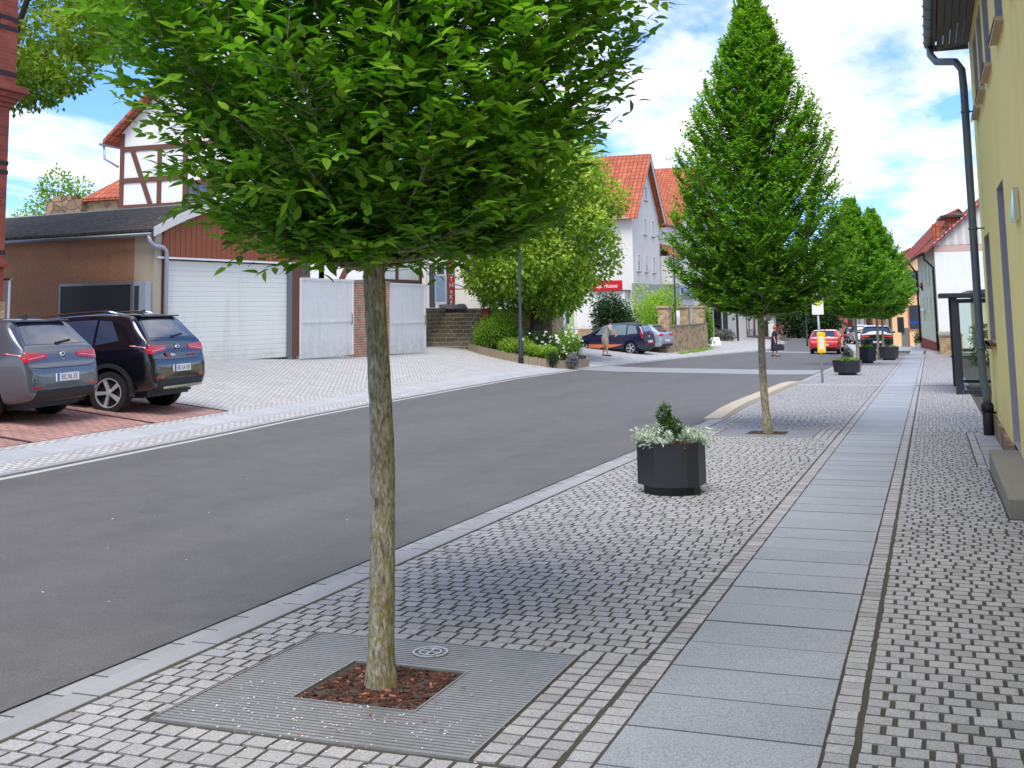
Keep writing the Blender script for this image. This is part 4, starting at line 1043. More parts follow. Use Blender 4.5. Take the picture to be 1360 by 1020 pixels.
def white_house_big():
    t=gable_house('white_gabled_house','tall white three-storey house with steep orange gable roof and grey clad ground floor band',(-18,72.5,0),0,13,8,7.9,12.1,M['greywhite'],M['tile'],-1,'x',
        winx=[(1.0,4.05,.8,1.15),(3.2,4.05,.8,1.15),(5.5,4.05,.8,1.15),(3.2,6.6,.8,1.15),(5.5,6.6,.8,1.15),(3.7,9.0,.75,1.0)],over=.5)
    c=MB(); c.box(.02,.22,-.6,19.6,2.35,3.25); c.obj('clad_band',M['greyclad'],t)
    c=MB(); c.beam((.45,4.0,11.98),(.45,8.2,7.7),.3,.06,up=(1,0,0)); c.beam((.45,4.0,11.98),(.45,-.2,7.7),.12,.06,up=(1,0,0)); c.obj('barge_board',M['gate'],t)
    w=[(i*2.0+.8,.3,1.3,1.6) for i in range(3)]
    for y,z,a,b in w: window(t,(.004,y,z),(0,1,0),(1,0,0),a,b,M['wpaint'],fw=.08)
    s=thing('bank_sign','blue and white bank sign on the grey clad band of the white houses','sign',(-17.75,87.7,2.9))
    q=MB(); q.box(0,.08,-1.9,1.9,-.30,.30); q.obj('panel',M['wpaint'],s)
    q=MB(); q.box(.081,.1,-1.8,1.8,-.24,.24); q.obj('face',M['blue'],s)
    text('lettering','VR-Bank',.5,s,(.104,0,0),(PI/2,0,PI/2),M['wpaint'])
    t=gable_house('white_row_house','low white connecting wing with a small tiled bay next to the gabled house',(-18.15,80.55,0),0,11,6.0,7.7,8.6,M['white'],M['tile'],-1,'y',
        winx=[(a,4.0,.8,1.15) for a in (4.5,)]+[(a,6.2,.7,1.1) for a in (1.0,2.3,)]+[(a,.3,1.2,1.6) for a in (1,4)],over=.15)
    gable_house('second_gabled_house','second tall white house with orange gable roof, further along the row',(-18.0,87.0,0),0,13,15.5,8.0,13.3,M['white'],M['tile'],-1,'x',winx=[(a,z,.85,1.2) for a in (1.2,3.0,4.8,7.2,9.0,10.8,12.8) for z in (4.0,6.5)]+[(a,.3,1.3,1.6) for a in (1,4,7,10,13)],over=.4)
    q=MB(); A=[(0,.3,6.2),(0,4.2,6.2),(1.0,4.2,5.3),(1.0,.3,5.3)]; q.add(A+[(x,y,z+.1) for x,y,z in A],[(3,2,1,0),(4,5,6,7),(0,1,5,4),(1,2,6,5),(2,3,7,6),(3,0,4,7)]); q.obj('bay_roof',M['tile'],t)
    q=MB(); q.box(.003,.85,.5,4.0,3.3,5.35); q.obj('bay',M['greywhite'],t)
    # single storey annex with red sign
    t=thing('shop_annex','low white ribbed annex with a red lettered sign in front of the gabled house','shop',(-26.5,71.2,0))
    w=MB(); w.box(0,8.2,0,3.0,-1,2.75)
    for i in range(26): w.box(.15+i*.31,.30+i*.31,-.03,0,-1,2.74)
    w.obj('wall',M['gate'],t); w=MB(); w.box(-.1,8.3,-.1,3.0,2.75,2.82); w.obj('roof',M['zinc'],t)
    window(t,(6.2,-.034,.2),(1,0,0),(0,-1,0),1.3,2.2,M['wpaint'],bars=(0,0),fw=.25,name='door')
    window(t,(.6,-.034,.4),(1,0,0),(0,-1,0),4.2,1.7,M['palegreen'],bars=(1,1),fw=.3)
    s=thing('savings_bank_sign','red illuminated sign with pale lettering on the low white annex','sign',(-19.55,71.05,3.1))
    q=MB(); q.box(-1.0,1.15,-.1,.1,-.33,.33); q.obj('panel',M['red'],s,bevel=.02)
    text('lettering','Sparkasse',.36,s,(.17,-.105,-.02),(PI/2,0,0),M['wpaint'],.002)
    q=MB(); q.lathe([(0,0),(.13,0)],16,Matrix.Translation((-.82,-.104,.0))@Matrix.Rotation(PI/2,4,'X')); q.obj('emblem',M['ywell'],s)
def far_left():
    t=thing('timber_framed_inn','white house with black timber framing behind the stone wall further down the street','house',(-16.2,97.5,-1.2))
    w=MB(); w.box(-9,0,0,11,-.5,7.5); w.add([(-9,0,7.5),(0,0,7.5),(-4.5,0,12)],[(0,1,2)]); w.obj('wall',M['offwhite'],t)
    timbers(t,[(0-.1,0,-.1,7.5),(-9,2.9,0,2.9),(-9,4.0,0,4.0),(-9,5.6,0,5.6),(-1.6,0,-1.6,7.5),(-3.1,0,-3.1,7.5),(-4.6,2.9,-4.6,7.5),(-1.5,4.1,-.2,5.5),(-3,5.5,-1.7,4.1),(-9,7.4,0,7.4)],('y',0),M['dtimber'],.2)
    timbers(t,[(.1,0,.1,7.5),(0,2.9,11,2.9),(0,5.4,11,5.4),(2,2.9,2,7.5),(4,2.9,4,7.5),(6,2.9,6,7.5),(8,2.9,8,7.5),(10.9,0,10.9,7.5),(0,3,2,5.3)],('x',0),M['dtimber'],.2)
    r=MB(); A=[(.5,-.4,7.3),(.5,11.4,7.3),(-4.5,11.4,12.1),(-4.5,-.4,12.1),(-9.5,-.4,7.3),(-9.5,11.4,7.3)]; r.add(A,[(0,1,2,3),(3,2,5,4)]); r.obj('roof',M['tile2'],t)
    window(t,(-2.9,-.004,.5),(1,0,0),(0,-1,0),1.2,1.9,M['dtimber']); window(t,(.004,4.2,3.3),(0,1,0),(1,0,0),1,1.3,M['wpaint'])
    rows=[(110,12,-1,M['greywhite'],M['tile2'],'pale grey town house with dark plinth beyond the timber framed inn',M['darkmetal'],1.2),
          (123,10,-2,M['sandw'],M['tile'],'sandstone coloured house in the left row beyond the pale grey house',M['found'],.8),
          (134,11,-3,M['white'],M['tile'],'small white house in the middle of the far left row',None,.5),
          (146,12,-4.5,M['peach'],M['tile2'],'apricot house with brown windows in the far left row',M['timber'],.9),
          (159,14,-6,M['white'],M['tile'],'white house with red roofed porch at the far end of the left row',M['found'],.6),
          (176,18,-7,M['cream'],M['tile2'],'cream house closing the left side of the street in the distance',None,.6)]
    for k,(y,L,dx,wm,rm,lab,bm,bh) in enumerate(rows):
        x=xl(y)-4.6; ang=math.atan2(xl(y+L)-xl(y),L)
        z=base_z(y)+.3
        gable_house('town_house',lab,(x,y,z),-ang,9,L-.4,6.2+(k%3)*.5,10.5+(k%2),wm,rm,-1,'y',winx=[(a,zz,1.0,1.35) for a in frange(1,L-2.4,2.2) for zz in (1.0,3.9)],base=bm,base_h=bh,frame=M['wpaint'] if k!=3 else M['timber'],door=(L*.45,0,1.1,2.1) if k in(1,3,4) else None,group='town houses in the far left row')
    t=thing('porch','small porch with red tiled roof at the far end of the left row','porch',(xl(150)-3.4,150,base_z(150)+.2))
    q=MB(); q.box(-1.2,1.2,0,2.2,-.3,3); q.obj('wall',M['white'],t); q=MB(); q.add([(-1.6,-.4,2.9),(1.6,-.4,2.9),(1.6,1.1,4.1),(-1.6,1.1,4.1),(-1.6,2.6,2.9),(1.6,2.6,2.9)],[(0,1,2,3),(3,2,5,4),(0,3,4),(1,5,2)]); q.obj('roof',M['tile'],t)
    q=MB(); q.box(-.5,.5,-.03,0,-.3,2.3); q.obj('door',M['dtimber'],t)
def far_right():
    # white gabled house with cream street facade
    C=(.48,76,-1.36); ang=math.atan2(.67+.46,14.5)
    t=thing('white_corner_house','white house with cream street front, red tiled roof and striped boarded gable','house',C,ang)
    W,L,ez,rz=9.5,14.5,6.55,10.7
    w=MB(); wallface(w,(0,0,0),(0,1,0),L,.5,ez,[(a,a+.9,z,z+h) for a in (1.7,4.4,7.3,10.4) for z,h in ((1.7,1.7),(4.1,1.5))],.15,(-1,0,0)); w.box(.35,.36,0.2,L,0,ez); w.obj('street_wall',M['cream'],t)
    w=MB(); w.quad((0,0,.2),(W,0,.2),(W,0,6.2),(0,0,6.2)); w.quad((W,0,0),(W,L,0),(W,L,ez),(W,0,ez)); w.obj('end_wall',M['white'],t)
    w=MB(); w.box(0,W,-.02,.02,6.2,6.6); w.obj('gable_band',M['pinkband'],t)
    w=MB(); k=(rz-ez)/(W/2)
    for i in range(int(W/.24)):
        a=i*.24;b=a+.235; m=(a+b)/2; zz=ez+k*min(m,W-m)+.15
        if zz>6.62: w.box(a,b,-.03 if i%2 else -.045,.02,6.6,zz,0,1.0 if i%2 else .80)
    w.obj('gable_boards',M['boards'],t,tints=True)
    w=MB(); w.box(-.04,.3,.05,L,-.6,.5); w.obj('base',M['tile2'],t)
    r=MB(); o=.6; th=.14
    for s in (0,1):
        xa=-o if s==0 else W+o
        A=[Vector(v) for v in ((xa,-.35,ez-k*o),(xa,L+.1,ez-k*o),(W/2,L+.1,rz),(W/2,-.35,rz))]
        vs=[tuple(v+Vector((0,0,.02))) for v in A]+[tuple(v+Vector((0,0,th))) for v in A]
        r.add(vs,[(0,1,2,3),(7,6,5,4),(0,4,5,1),(1,5,6,2),(2,6,7,3),(3,7,4,0)])
    ro=r.obj('roof',M['tile2'],t)
    q=MB(); q.box(1.3,4.0,3.6,6.2,7.4,8.55); q.obj('dormer',M['tile'],ro); q=MB(); q.box(.8,4.0,3.3,6.5,8.55,8.7); q.obj('dormer_roof',M['darkmetal'],ro)
    q=MB(); q.box(.7,1.2,8.5,9.1,6.8,8.5); q.obj('chimney',M['tile'],ro)
    q=MB(); zz=ez-k*o; q.tube([(-o-.08,-.35,zz+.08),(-o-.08,L+.1,zz+.08)],.10,8); q.tube([(-o-.05,-.15,zz),(-o-.02,-.1,zz-.3),(-.12,0,zz-.8),(-.12,0,.1)],.075,8); q.tube([(-o-.05,L-.1,zz),(-.12,L-.1,zz-.8),(-.12,L-.1,.1)],.075,8); q.obj('gutter',M['iron'],ro,smooth=True)
    for a in (1.7,4.4,7.3,10.4):
        for z,h in ((1.7,1.7),(4.1,1.5)): window(t,(.10,a,z),(0,1,0),(-1,0,0),.9,h,M['wpaint'])
    q=thing('window_box','red geranium box under an upper window of the cream street front','flower box',(-.35,87.4,2.75)); b=MB(); b.box(-.12,.12,-.7,.7,-.2,.0); b.obj('box',M['iron'],q); blob_foliage('flowers',M['redflower'],q,[(0,y,.12,.2,.25,.2) for y in (-.5,0,.5)],160,.13,3)
    q=thing('wall_awning','short white rolled awning over the cream street front','awning',(-.45,86.6,1.15)); b=MB(); b.tube([(0,-1.3,0),(0,1.3,0)],.16,10); b.obj('roll',M['wpaint'],q,smooth=True); b=MB(); b.box(.1,.5,-.05,.05,-.05,.05); b.obj('bracket',M['zinc'],q)
    # garden wall, gate post and hedge behind the shelter
    t=thing('garden_wall','low sandstone garden wall at the corner of the white house','wall',(.45,68.5,-1.22)); q=MB(); q.box(0,1.15,0,7.4,-.3,1.0); q.obj('wall',M['sandstone'],t); q=MB(); q.box(-.05,1.2,-.05,7.4,1.0,1.1); q.obj('coping',M['stonegrey'],t)
    t=thing('gate_post','rust brown gate post next to the sandstone garden wall','gate post',(1.0,62,-1.12)); q=MB(); q.box(0,.28,-.1,.15,0,2.3); q.obj('post',M['timber'],t); q=MB(); q.box(-.04,.32,-.14,.19,2.3,2.4); q.obj('cap',M['dtimber'],t)
    t=gable_house('cream_bungalow','pale yellow house wall with flat dark roof edge seen through the shelter glass',(2.2,60,-1.2),0,8,10,3.3,3.6,M['creamy'],M['felt'],1,'y',winx=[(2,1,1.6,1.3)],winy=[(3.6,1.0,1.5,.5)])
    shrub('hedge','clipped dark green hedge seen through the glass of the right bus shelter',(2.6,52,-1.05),(1.0,2.2,1.75),5200,.09,M['darkbush'],31,'hedge',boxy=True)
    # peach house and ochre row
    t=gable_house('peach_house','apricot coloured house with brown window frames beyond the cream street front',(-3.0,101.5,-1.85),.06,9,11,5.4,9.8,M['peach'],M['tile2'],1,'y',winx=[(a,z,1.0,1.4) for a in (2,5,8) for z in (1.2,3.9)],winy=[(1.35,1.35,1.35,2.0),(1.25,5.05-.7,1.35,1.9)],frame=M['timber'],wsill=True)
    t=gable_house('gabled_back_house','pale house with a long red roof edge rising behind the apricot house',(-2.9,113.5,-2.0),.15,12,9,6.2,12.3,M['cream'],M['tile2'],1,'y',winx=[(2,1.2,1,1.4),(5,1.2,1,1.4)])
    for k,(y,L,wm,lab) in enumerate([(123.5,14,M['orangew'],'ochre house with tall brown door bays in the far right row'),(138.5,13,M['greywhite'],'grey white narrow house at the far end of the right row'),(152,16,M['white'],'white house where the street bends in the distance'),(170,18,M['orangew'],'brown house at the bend of the street')]):
        x=xr(y)+3.4; ang=-math.atan2(xr(y+L)-xr(y),L)
        gable_house('row_house',lab,(x,y,base_z(y)),ang,8,L-.3,5.6+.4*(k%2),9.4,wm,M['tile2'],1,'y',winx=[(a,z,1.0,1.9 if z<1.5 else 1.3) for a in frange(1,L-2.2,2.1) for z in (.6,3.5)],frame=M['timber'] if k in(0,3) else M['wpaint'],group='houses in the far right row')
    t=gable_house('end_house','red brown house with a white gable facing down the street at the bend',(-24,196,base_z(190)-1.2),-.25,12,16,3.0,6,M['brickfar'],M['tile2'],1,'y',winy=[(2,1,1.2,1.4),(6,1,1.2,1.4)])
STN={ # x, zb, zt, half width ; rear at 0 ; normalised for L=4.28 H=1.46 ground 0
'hatch':[(0,.40,.60,.76),(.015,.33,.68,.80),(.035,.28,.74,.825),(.05,.27,.76,.84),(.075,.25,.86,.85),(.11,.24,.97,.862),(.16,.23,1.04,.872),(.25,.22,1.16,.88),(.36,.21,1.29,.886),(.42,.21,1.36,.888),(.50,.21,1.405,.89),(.8,.21,1.44,.893),(1.3,.21,1.46,.895),(1.9,.21,1.455,.895),(2.4,.21,1.41,.893),(2.7,.21,1.32,.89),(3.05,.21,1.13,.885),(3.25,.21,1.02,.88),(3.4,.21,.985,.875),(3.8,.22,.91,.86),(4.05,.24,.82,.82),(4.2,.28,.72,.74),(4.28,.36,.58,.60)],
'mpv':[(0,.40,.64,.76),(.015,.33,.72,.80),(.04,.28,.80,.83),(.07,.26,.95,.845),(.11,.25,1.06,.855),(.16,.24,1.22,.86),(.24,.23,1.38,.87),(.34,.22,1.47,.872),(.6,.22,1.53,.876),(1.2,.22,1.57,.88),(1.8,.22,1.56,.88),(2.2,.22,1.50,.88),(2.6,.22,1.34,.875),(2.95,.22,1.14,.87),(3.15,.22,1.02,.865),(3.4,.22,.96,.85),(3.7,.24,.86,.80),(3.85,.28,.72,.7),(3.93,.36,.58,.55)],
'estate':[(0,.40,.60,.76),(.02,.33,.70,.80),(.05,.27,.78,.83),(.09,.25,.92,.85),(.14,.24,1.0,.865),(.30,.23,1.14,.88),(.5,.22,1.28,.89),(.62,.21,1.37,.892),(.9,.21,1.42,.895),(1.6,.21,1.45,.9),(2.2,.21,1.44,.9),(2.7,.21,1.38,.895),(3.0,.21,1.27,.89),(3.4,.21,1.05,.885),(3.6,.21,.98,.88),(4.1,.22,.90,.86),(4.4,.24,.80,.82),(4.58,.28,.70,.72),(4.66,.36,.56,.58)]}
def car(name,label,kind,loc,rz,L,H,Wd,paint,belt=.95,ride=0.0,wheel_r=.315,wb=(.80,3.43),detail=2,plate=None,rear=True,trim=None,lamp='wide',roof_rails=False,group=None,glass=None,z_tilt=0,sill=None):
    st=STN[kind]; sx=L/st[-1][0]; H0=max(s[2] for s in st); kz=(H-ride)/H0; kw=Wd/1.79
    def zz(z): return ride+z*kz
    bel=zz(belt)
    t=thing(name,label,'car',loc,rz,group)
    t.rotation_euler=(0,z_tilt,rz)
    mb=MB(); nh=11
    for (x,zb,zt,hw) in st:
        x*=sx; zb=zz(zb); zt=zz(zt); hw*=kw
        sh=min(bel,zt-.035); k=max(.05,sh-zb); g=zt-sh
        wr=hw*.965-(g*.36 if g>.06 else 0)
        pts=[(0,zb),(.78*hw,zb),(.94*hw,zb+.06*k+.01),(.99*hw,zb+.28*k),(1.0*hw,zb+.62*k),(.995*hw,zb+.88*k),(.962*hw,sh),((.96*hw+wr)/2,(sh+zt-.05)/2+(.01 if g>.06 else 0)),(wr,zt-min(.06,g*.3)),(wr-.07,zt-min(.022,g*.12)),(wr*.5,zt-.004),(0,zt)]
        ring=[(x,y,z) for y,z in pts]+[(x,-y,z) for y,z in pts[-2:0:-1]]
        mb.v.extend(ring)
    n=2*(len(pts)-1)
    for i in range(len(st)-1):
        for j in range(n): mb.f.append((i*n+j,i*n+(j+1)%n,(i+1)*n+(j+1)%n,(i+1)*n+j)); mb.m.append(0); mb.t.append(1)
    mb.f.append(tuple(range(n))); mb.m.append(0); mb.t.append(1)
    b=(len(st)-1)*n; mb.f.append(tuple(b+j for j in range(n))[::-1]); mb.m.append(0); mb.t.append(1)
    body=mb.obj('body',paint,None)
    ax=[wb[0]*sx,wb[1]*sx]; hwm=Wd/2; r=wheel_r
    cut=MB()
    for x in ax:
        for s in (-1,1):
            cut.prism([( (r+.055)*math.cos(2*PI*i/28),(r+.055)*math.sin(2*PI*i/28)) for i in range(28)],0,.32,0,Matrix.Translation((x,s*(hwm+.1) if s>0 else -(hwm+.1)+.32,r))@Matrix.Rotation(PI/2,4,'X'))
    co=cut.obj('cut',M['plastic'],None)
    sub=body.modifiers.new('s','SUBSURF'); sub.levels=sub.render_levels=detail
    bo=body.modifiers.new('b','BOOLEAN'); bo.operation='DIFFERENCE'; bo.object=co; bo.solver='EXACT'
    bm=bmesh.new(); bm.from_mesh(body.data); bmesh.ops.recalc_face_normals(bm,faces=bm.faces); bm.to_mesh(body.data); bm.free()
    bm=bmesh.new(); bm.from_mesh(co.data); bmesh.ops.recalc_face_normals(bm,faces=bm.faces); bm.to_mesh(co.data); bm.free()
    body.data.materials.append(M['plastic'])
    dg=bpy.context.evaluated_depsgraph_get(); me=bpy.data.meshes.new_from_object(body.evaluated_get(dg))
    bpy.data.objects.remove(body); bpy.data.objects.remove(co)
    me.name='body'; me.polygons.foreach_set('use_smooth',[True]*len(me.polygons)); me.set_sharp_from_angle(angle=rad(38))
    body=bpy.data.objects.new('body',me); COL.objects.link(body); body.parent=t
    bm=bmesh.new(); bm.from_mesh(me); bvh=BVHTree.FromBMesh(bm); bm.free()
    def proj(a,z,axis,s=1):
        if axis=='rear': o,d=Vector((-1,a,z)),Vector((1,0,0))
        elif axis=='front': o,d=Vector((L+1,a,z)),Vector((-1,0,0))
        elif axis=='top': o,d=Vector((a,z,3)),Vector((0,0,-1))
        else: o,d=Vector((a,s*2,z)),Vector((0,-s,0))
        h=bvh.ray_cast(o,d)
        if h[0] is None: return None
        return h[0],(-d),h[1]
    def decal(nm,quad,axis,m,s=1,off=.006,nu=10,nv=6,parent=None):
        """quad: 4 corners (a,z); grid laid on the body with a rim"""
        q=MB(); P=[];ok=True
        for j in range(nv+1):
            for i in range(nu+1):
                u=i/nu;v=j/nv
                a=(quad[0][0]*(1-u)+quad[1][0]*u)*(1-v)+(quad[3][0]*(1-u)+quad[2][0]*u)*v
                z=(quad[0][1]*(1-u)+quad[1][1]*u)*(1-v)+(quad[3][1]*(1-u)+quad[2][1]*u)*v
                h=proj(a,z,axis,s)
                if h is None: return None
                nn=h[2]; 
                if nn.dot(h[1])<0: nn=-nn
                edge=i in(0,nu) or j in(0,nv)
                P.append(tuple(h[0]+nn*off)); 
        q.v=P; w=nu+1
        for j in range(nv):
            for i in range(nu):
                f=(j*w+i,j*w+i+1,(j+1)*w+i+1,(j+1)*w+i)
                q.f.append(f); q.m.append(0); q.t.append(1)
        # rim
        bl=[j for j in range(w)]+[j*w+nu for j in range(1,nv+1)]+[nv*w+i for i in range(nu-1,-1,-1)]+[j*w for j in range(nv-1,0,-1)]
        k=len(q.v)
        cx=sum(p[0] for p in P)/len(P);cy=sum(p[1] for p in P)/len(P)
        for bi in bl:
            p=Vector(P[bi]); dd={'rear':Vector((1,0,0)),'front':Vector((-1,0,0)),'side':Vector((0,-s,0)),'top':Vector((0,0,-1))}[axis]
            q.v.append(tuple(p+dd*(off+.008)))
        for i in range(len(bl)):
            a,b2=bl[i],bl[(i+1)%len(bl)]; q.f.append((a,b2,k+(i+1)%len(bl),k+i)); q.m.append(0); q.t.append(1)
        o=q.obj(nm,m,parent or t,smooth=True,sharp=50)
        bm=bmesh.new(); bm.from_mesh(o.data); bmesh.ops.recalc_face_normals(bm,faces=bm.faces); bm.to_mesh(o.data); bm.free()
        return o
    G=glass or M['carglass']
    X=lambda x:x*sx
    top=H-.11
    # side glazing
    if kind=='hatch': sw=[[(X(.62),bel+.07),(X(1.02),bel+.02),(X(1.02),top-.02),(X(.80),top-.05)],[(X(1.07),bel+.02),(X(1.90),bel+.015),(X(1.90),top),(X(1.07),top-.01)],[(X(1.97),bel+.015),(X(2.95),bel+.01),(X(2.45),top-.04),(X(1.97),top)]]
    elif kind=='mpv': sw=[[(X(.42),bel+.05),(X(.98),bel+.0),(X(.98),top-.02),(X(.55),top-.07)],[(X(1.05),bel-.02),(X(1.92),bel-.02),(X(1.92),top),(X(1.05),top)],[(X(2.0),bel-.02),(X(2.75),bel-.02),(X(2.35),top-.06),(X(2.0),top)]]
    else: sw=[[(X(.72),bel+.07),(X(1.25),bel+.02),(X(1.25),top-.02),(X(.95),top-.05)],[(X(1.30),bel+.02),(X(2.20),bel+.015),(X(2.20),top),(X(1.30),top-.01)],[(X(2.27),bel+.015),(X(3.3),bel+.01),(X(2.8),top-.05),(X(2.27),top)]]
    for s in (-1,1):
        for q in sw: decal('side_window',q,'side',G,s)
    # rear window
    rw={'hatch':(zz(1.03),zz(1.335)),'mpv':(zz(1.08),zz(1.42)),'estate':(zz(1.0),zz(1.30))}[kind]
    a,b2=hwm*.80,hwm*.60
    rwn=decal('rear_window',[(-a,rw[0]),(a,rw[0]),(b2,rw[1]),(-b2,rw[1])],'rear',G,nu=14,nv=8)
    if rwn:
        wp=MB(); h=proj(0,rw[0]+.02,'rear')
        if h: wp.beam(tuple(h[0]+Vector((-.02,-.0,.0))),tuple(proj(-.34,rw[0]+.055,'rear')[0]+Vector((-.02,0,0))),.022,.02); wp.box(h[0].x-.03,h[0].x,-.04,.04,h[0].z-.03,h[0].z+.01); wp.obj('wiper',M['plastic'],rwn)
    # spoiler lip
    h=proj(0,rw[1]+.03,'rear'); x0=h[0].x; z0=rw[1]+.02
    sp=MB(); bb=b2+.06
    tz=lambda x,y:(proj(x,y,'top')[0].z)
    sp.add([(x0-.07,-bb,z0),(x0-.07,bb,z0),(x0+.22,bb-.03,tz(x0+.22,bb-.05)-.03),(x0+.22,-bb+.03,tz(x0+.22,-bb+.05)-.03),(x0-.085,-bb,z0+.028),(x0-.085,bb,z0+.028),(x0+.20,bb-.05,tz(x0+.2,bb-.06)+.004),(x0+.20,-bb+.05,tz(x0+.2,-bb+.06)+.004)],[(0,3,2,1),(4,5,6,7),(0,1,5,4),(1,2,6,5),(2,3,7,6),(3,0,4,7)])
    sp.obj('spoiler',paint,t,bevel=.008)
    ws=decal('windscreen',[(-hwm*.78,zz(1.06)),(hwm*.78,zz(1.06)),(hwm*.62,zz(1.36)),(-hwm*.62,zz(1.36))],'front',G,nu=10)
    # tail lights
    if lamp=='wide': Q=[(hwm*.40,zz(.84)),(hwm*.94,zz(.79)),(hwm*.96,zz(.93)),(hwm*.40,zz(.905))]
    elif lamp=='tall': Q=[(hwm*.83,zz(.74)),(hwm*.97,zz(.74)),(hwm*.90,zz(1.26)),(hwm*.80,zz(1.26))]
    else: Q=[(hwm*.62,zz(.80)),(hwm*.93,zz(.80)),(hwm*.94,zz(.95)),(hwm*.60,zz(.95))]
    for s in (-1,1):
        qq=[(s*a,z) for a,z in Q]; o=decal('tail_light',qq,'rear',M['redlens'],nu=12,nv=4,off=.012)
        if o and detail>1:
            m=[(s*a*(.98),z) for a,z in [(Q[0][0]*1.2,Q[0][1]+.02),(Q[1][0]*.95,Q[1][1]+.035),(Q[1][0]*.95,Q[1][1]+.047),(Q[0][0]*1.2,Q[0][1]+.032)]]
            decal('lens_strip',m,'rear',M['clearlens'],nu=8,nv=1,off=.017,parent=o)
        h=[(X(.05),zz(.82)),(X(.30),zz(.90)),(X(.26),zz(.955)),(X(.09),zz(.945))] if lamp!='tall' else [(X(.10),zz(.78)),(X(.2),zz(.80)),(X(.26),zz(1.2)),(X(.20),zz(1.2))]
        decal('tail_light',h,'side',M['redlens'],s,nu=5,nv=3,off=.01)
    # lower bumper insert and plate
    tr=trim or M['plastic']
    decal('bumper_trim',[(-hwm*.80,zz(.27)),(hwm*.80,zz(.27)),(hwm*.74,zz(.40)),(-hwm*.74,zz(.40))],'rear',tr,nu=14,nv=4,off=.012)
    px_=proj(0,zz(.56 if lamp!='tall' else .6),'rear')[0].x-.018; pz=zz(.56 if lamp!='tall' else .62)
    pl=MB(); pl.box(px_-.008,px_+.03,-.26,.26,pz-.055,pz+.055); pl=pl.obj('number_plate',M['wpaint'],t)
    q=MB(); q.box(px_-.0095,px_-.002,.215,.26,pz-.055,pz+.055); q.obj('blue_band',M['blue'],pl)
    if plate: text('lettering',plate,.098,pl,(px_-.0085,-.022,pz-.004),(PI/2,0,-PI/2),M['black'],.0008,1.02,sx=.86)
    if detail>1:
        em=MB(); h=proj(0,zz(.865),'rear'); em.lathe([(.058,0),(.058,.012),(.046,.014),(.046,.004)],20,Matrix.Translation(h[0]+Vector((-.004,0,0)))@Matrix.Rotation(-PI/2,4,'Y')); em.box(h[0].x-.012,h[0].x,-.045,.045,h[0].z-.006,h[0].z+.006); em.obj('emblem',M['chrome'],t)
        for s in (-1,1):
            decal('reflector',[(s*hwm*.62,zz(.43)),(s*hwm*.86,zz(.43)),(s*hwm*.86,zz(.455)),(s*hwm*.62,zz(.455))],'rear',M['redlens'],nu=6,nv=1,off=.008)
            hx=X(1.18); 
            for x in (X(1.18),X(2.1)):
                hh=proj(x,bel-.10,'side',s); q=MB(); q.tube([hh[0]+Vector((-.09,-s*.004,0)),hh[0]+Vector((-.06,s*.03,0)),hh[0]+Vector((.06,s*.03,0)),hh[0]+Vector((.09,-s*.004,0))],.012,6); q.obj('door_handle',paint,t,smooth=True)
                ln=MB(); 
            for x in (X(1.03),X(1.94),X(2.98)):
                ptsl=[proj(x+ (0 if z>zz(.4) else .04),z,'side',s) for z in [zz(v) for v in (.30,.45,.6,.75,.88)]]
                q=MB(); q.tube([p[0]+Vector((0,s*.0005,0)) for p in ptsl if p],.0035,4,False); q.obj('door_gap',M['black'],t)
            mz=bel+.06; mh=proj(X(2.85),bel-.02,'side',s); q=MB(); q.box(X(2.80),X(2.92),s*abs(mh[0].y)-(.02 if s>0 else .2),s*abs(mh[0].y)+(.2 if s>0 else .02),mz-.04,mz+.10); q.obj('mirror',paint,t,bevel=.03)
        # rear hatch seam and antenna fin
        pts=[proj(y,z,'rear') for y,z in [(-hwm*.86,zz(.72)),(-hwm*.6,zz(.70)),(0,zz(.695)),(hwm*.6,zz(.70)),(hwm*.86,zz(.72))]]
        q=MB(); q.tube([p[0]+Vector((-.001,0,0)) for p in pts],.005,4,False); q.obj('hatch_gap',M['black'],t)
        fx=X(.75); fz=tz(fx,0); q=MB(); q.add([(fx-.12,-.02,fz),(fx-.12,.02,fz),(fx+.06,.02,fz),(fx+.06,-.02,fz),(fx-.11,0,fz+.06)],[(0,1,4),(1,2,4),(2,3,4),(3,0,4)]); q.obj('antenna',M['plastic'],t)
    if roof_rails:
        for s in (-1,1):
            yy=hwm*.60; pts=[]
            for x in frange(X(.7),X(2.45),.3):
                pts.append((x,s*yy,tz(x,s*yy)+(.05 if X(.8)<x<X(2.35) else .0)))
            q=MB(); q.tube(pts,.016,6); q.obj('roof_rail',M['chrome'],t,smooth=True)
    # underbody and wheels
    u=MB(); u.box(X(.25),X(3.95),-hwm*.72,hwm*.72,zz(.16),zz(.30)); u.obj('underbody',M['plastic'],t)
    proto=None
    for x in ax:
        for s in (-1,1):
            w=make_wheel(t,r,s,detail) if proto is None or True else None
            w.location=(x,s*(hwm-.125),r)
    if sill:
        for s in (-1,1):
            for x in ax:
                q=MB(); n=16; R1,R2=r+.055,r+.12; y=s*(hwm+.0)
                vs=[];
                for i in range(n+1):
                    a=PI*(i/n)*1.12-.06*PI
                    for R_,yy in ((R1,y-s*.06),(R1,y+s*.012),(R2,y+s*.008),(R2,y-s*.06)): vs.append((x+R_*math.cos(a),yy,r+R_*math.sin(a)))
                q.add(vs,[(4*i+j,4*i+(j+1)%4,4*i+4+(j+1)%4,4*i+4+j) for i in range(n) for j in range(4)]); q.obj('arch_trim',sill,t,smooth=True,sharp=40)
            q=MB(); q.box(ax[0]+r+.1,ax[1]-r-.1,s*hwm-.03 if s>0 else s*hwm-.012,s*hwm+.012 if s>0 else s*hwm+.03,ride+.2,ride+.34); q.obj('sill_trim',sill,t)
    return t
WHEELS={}
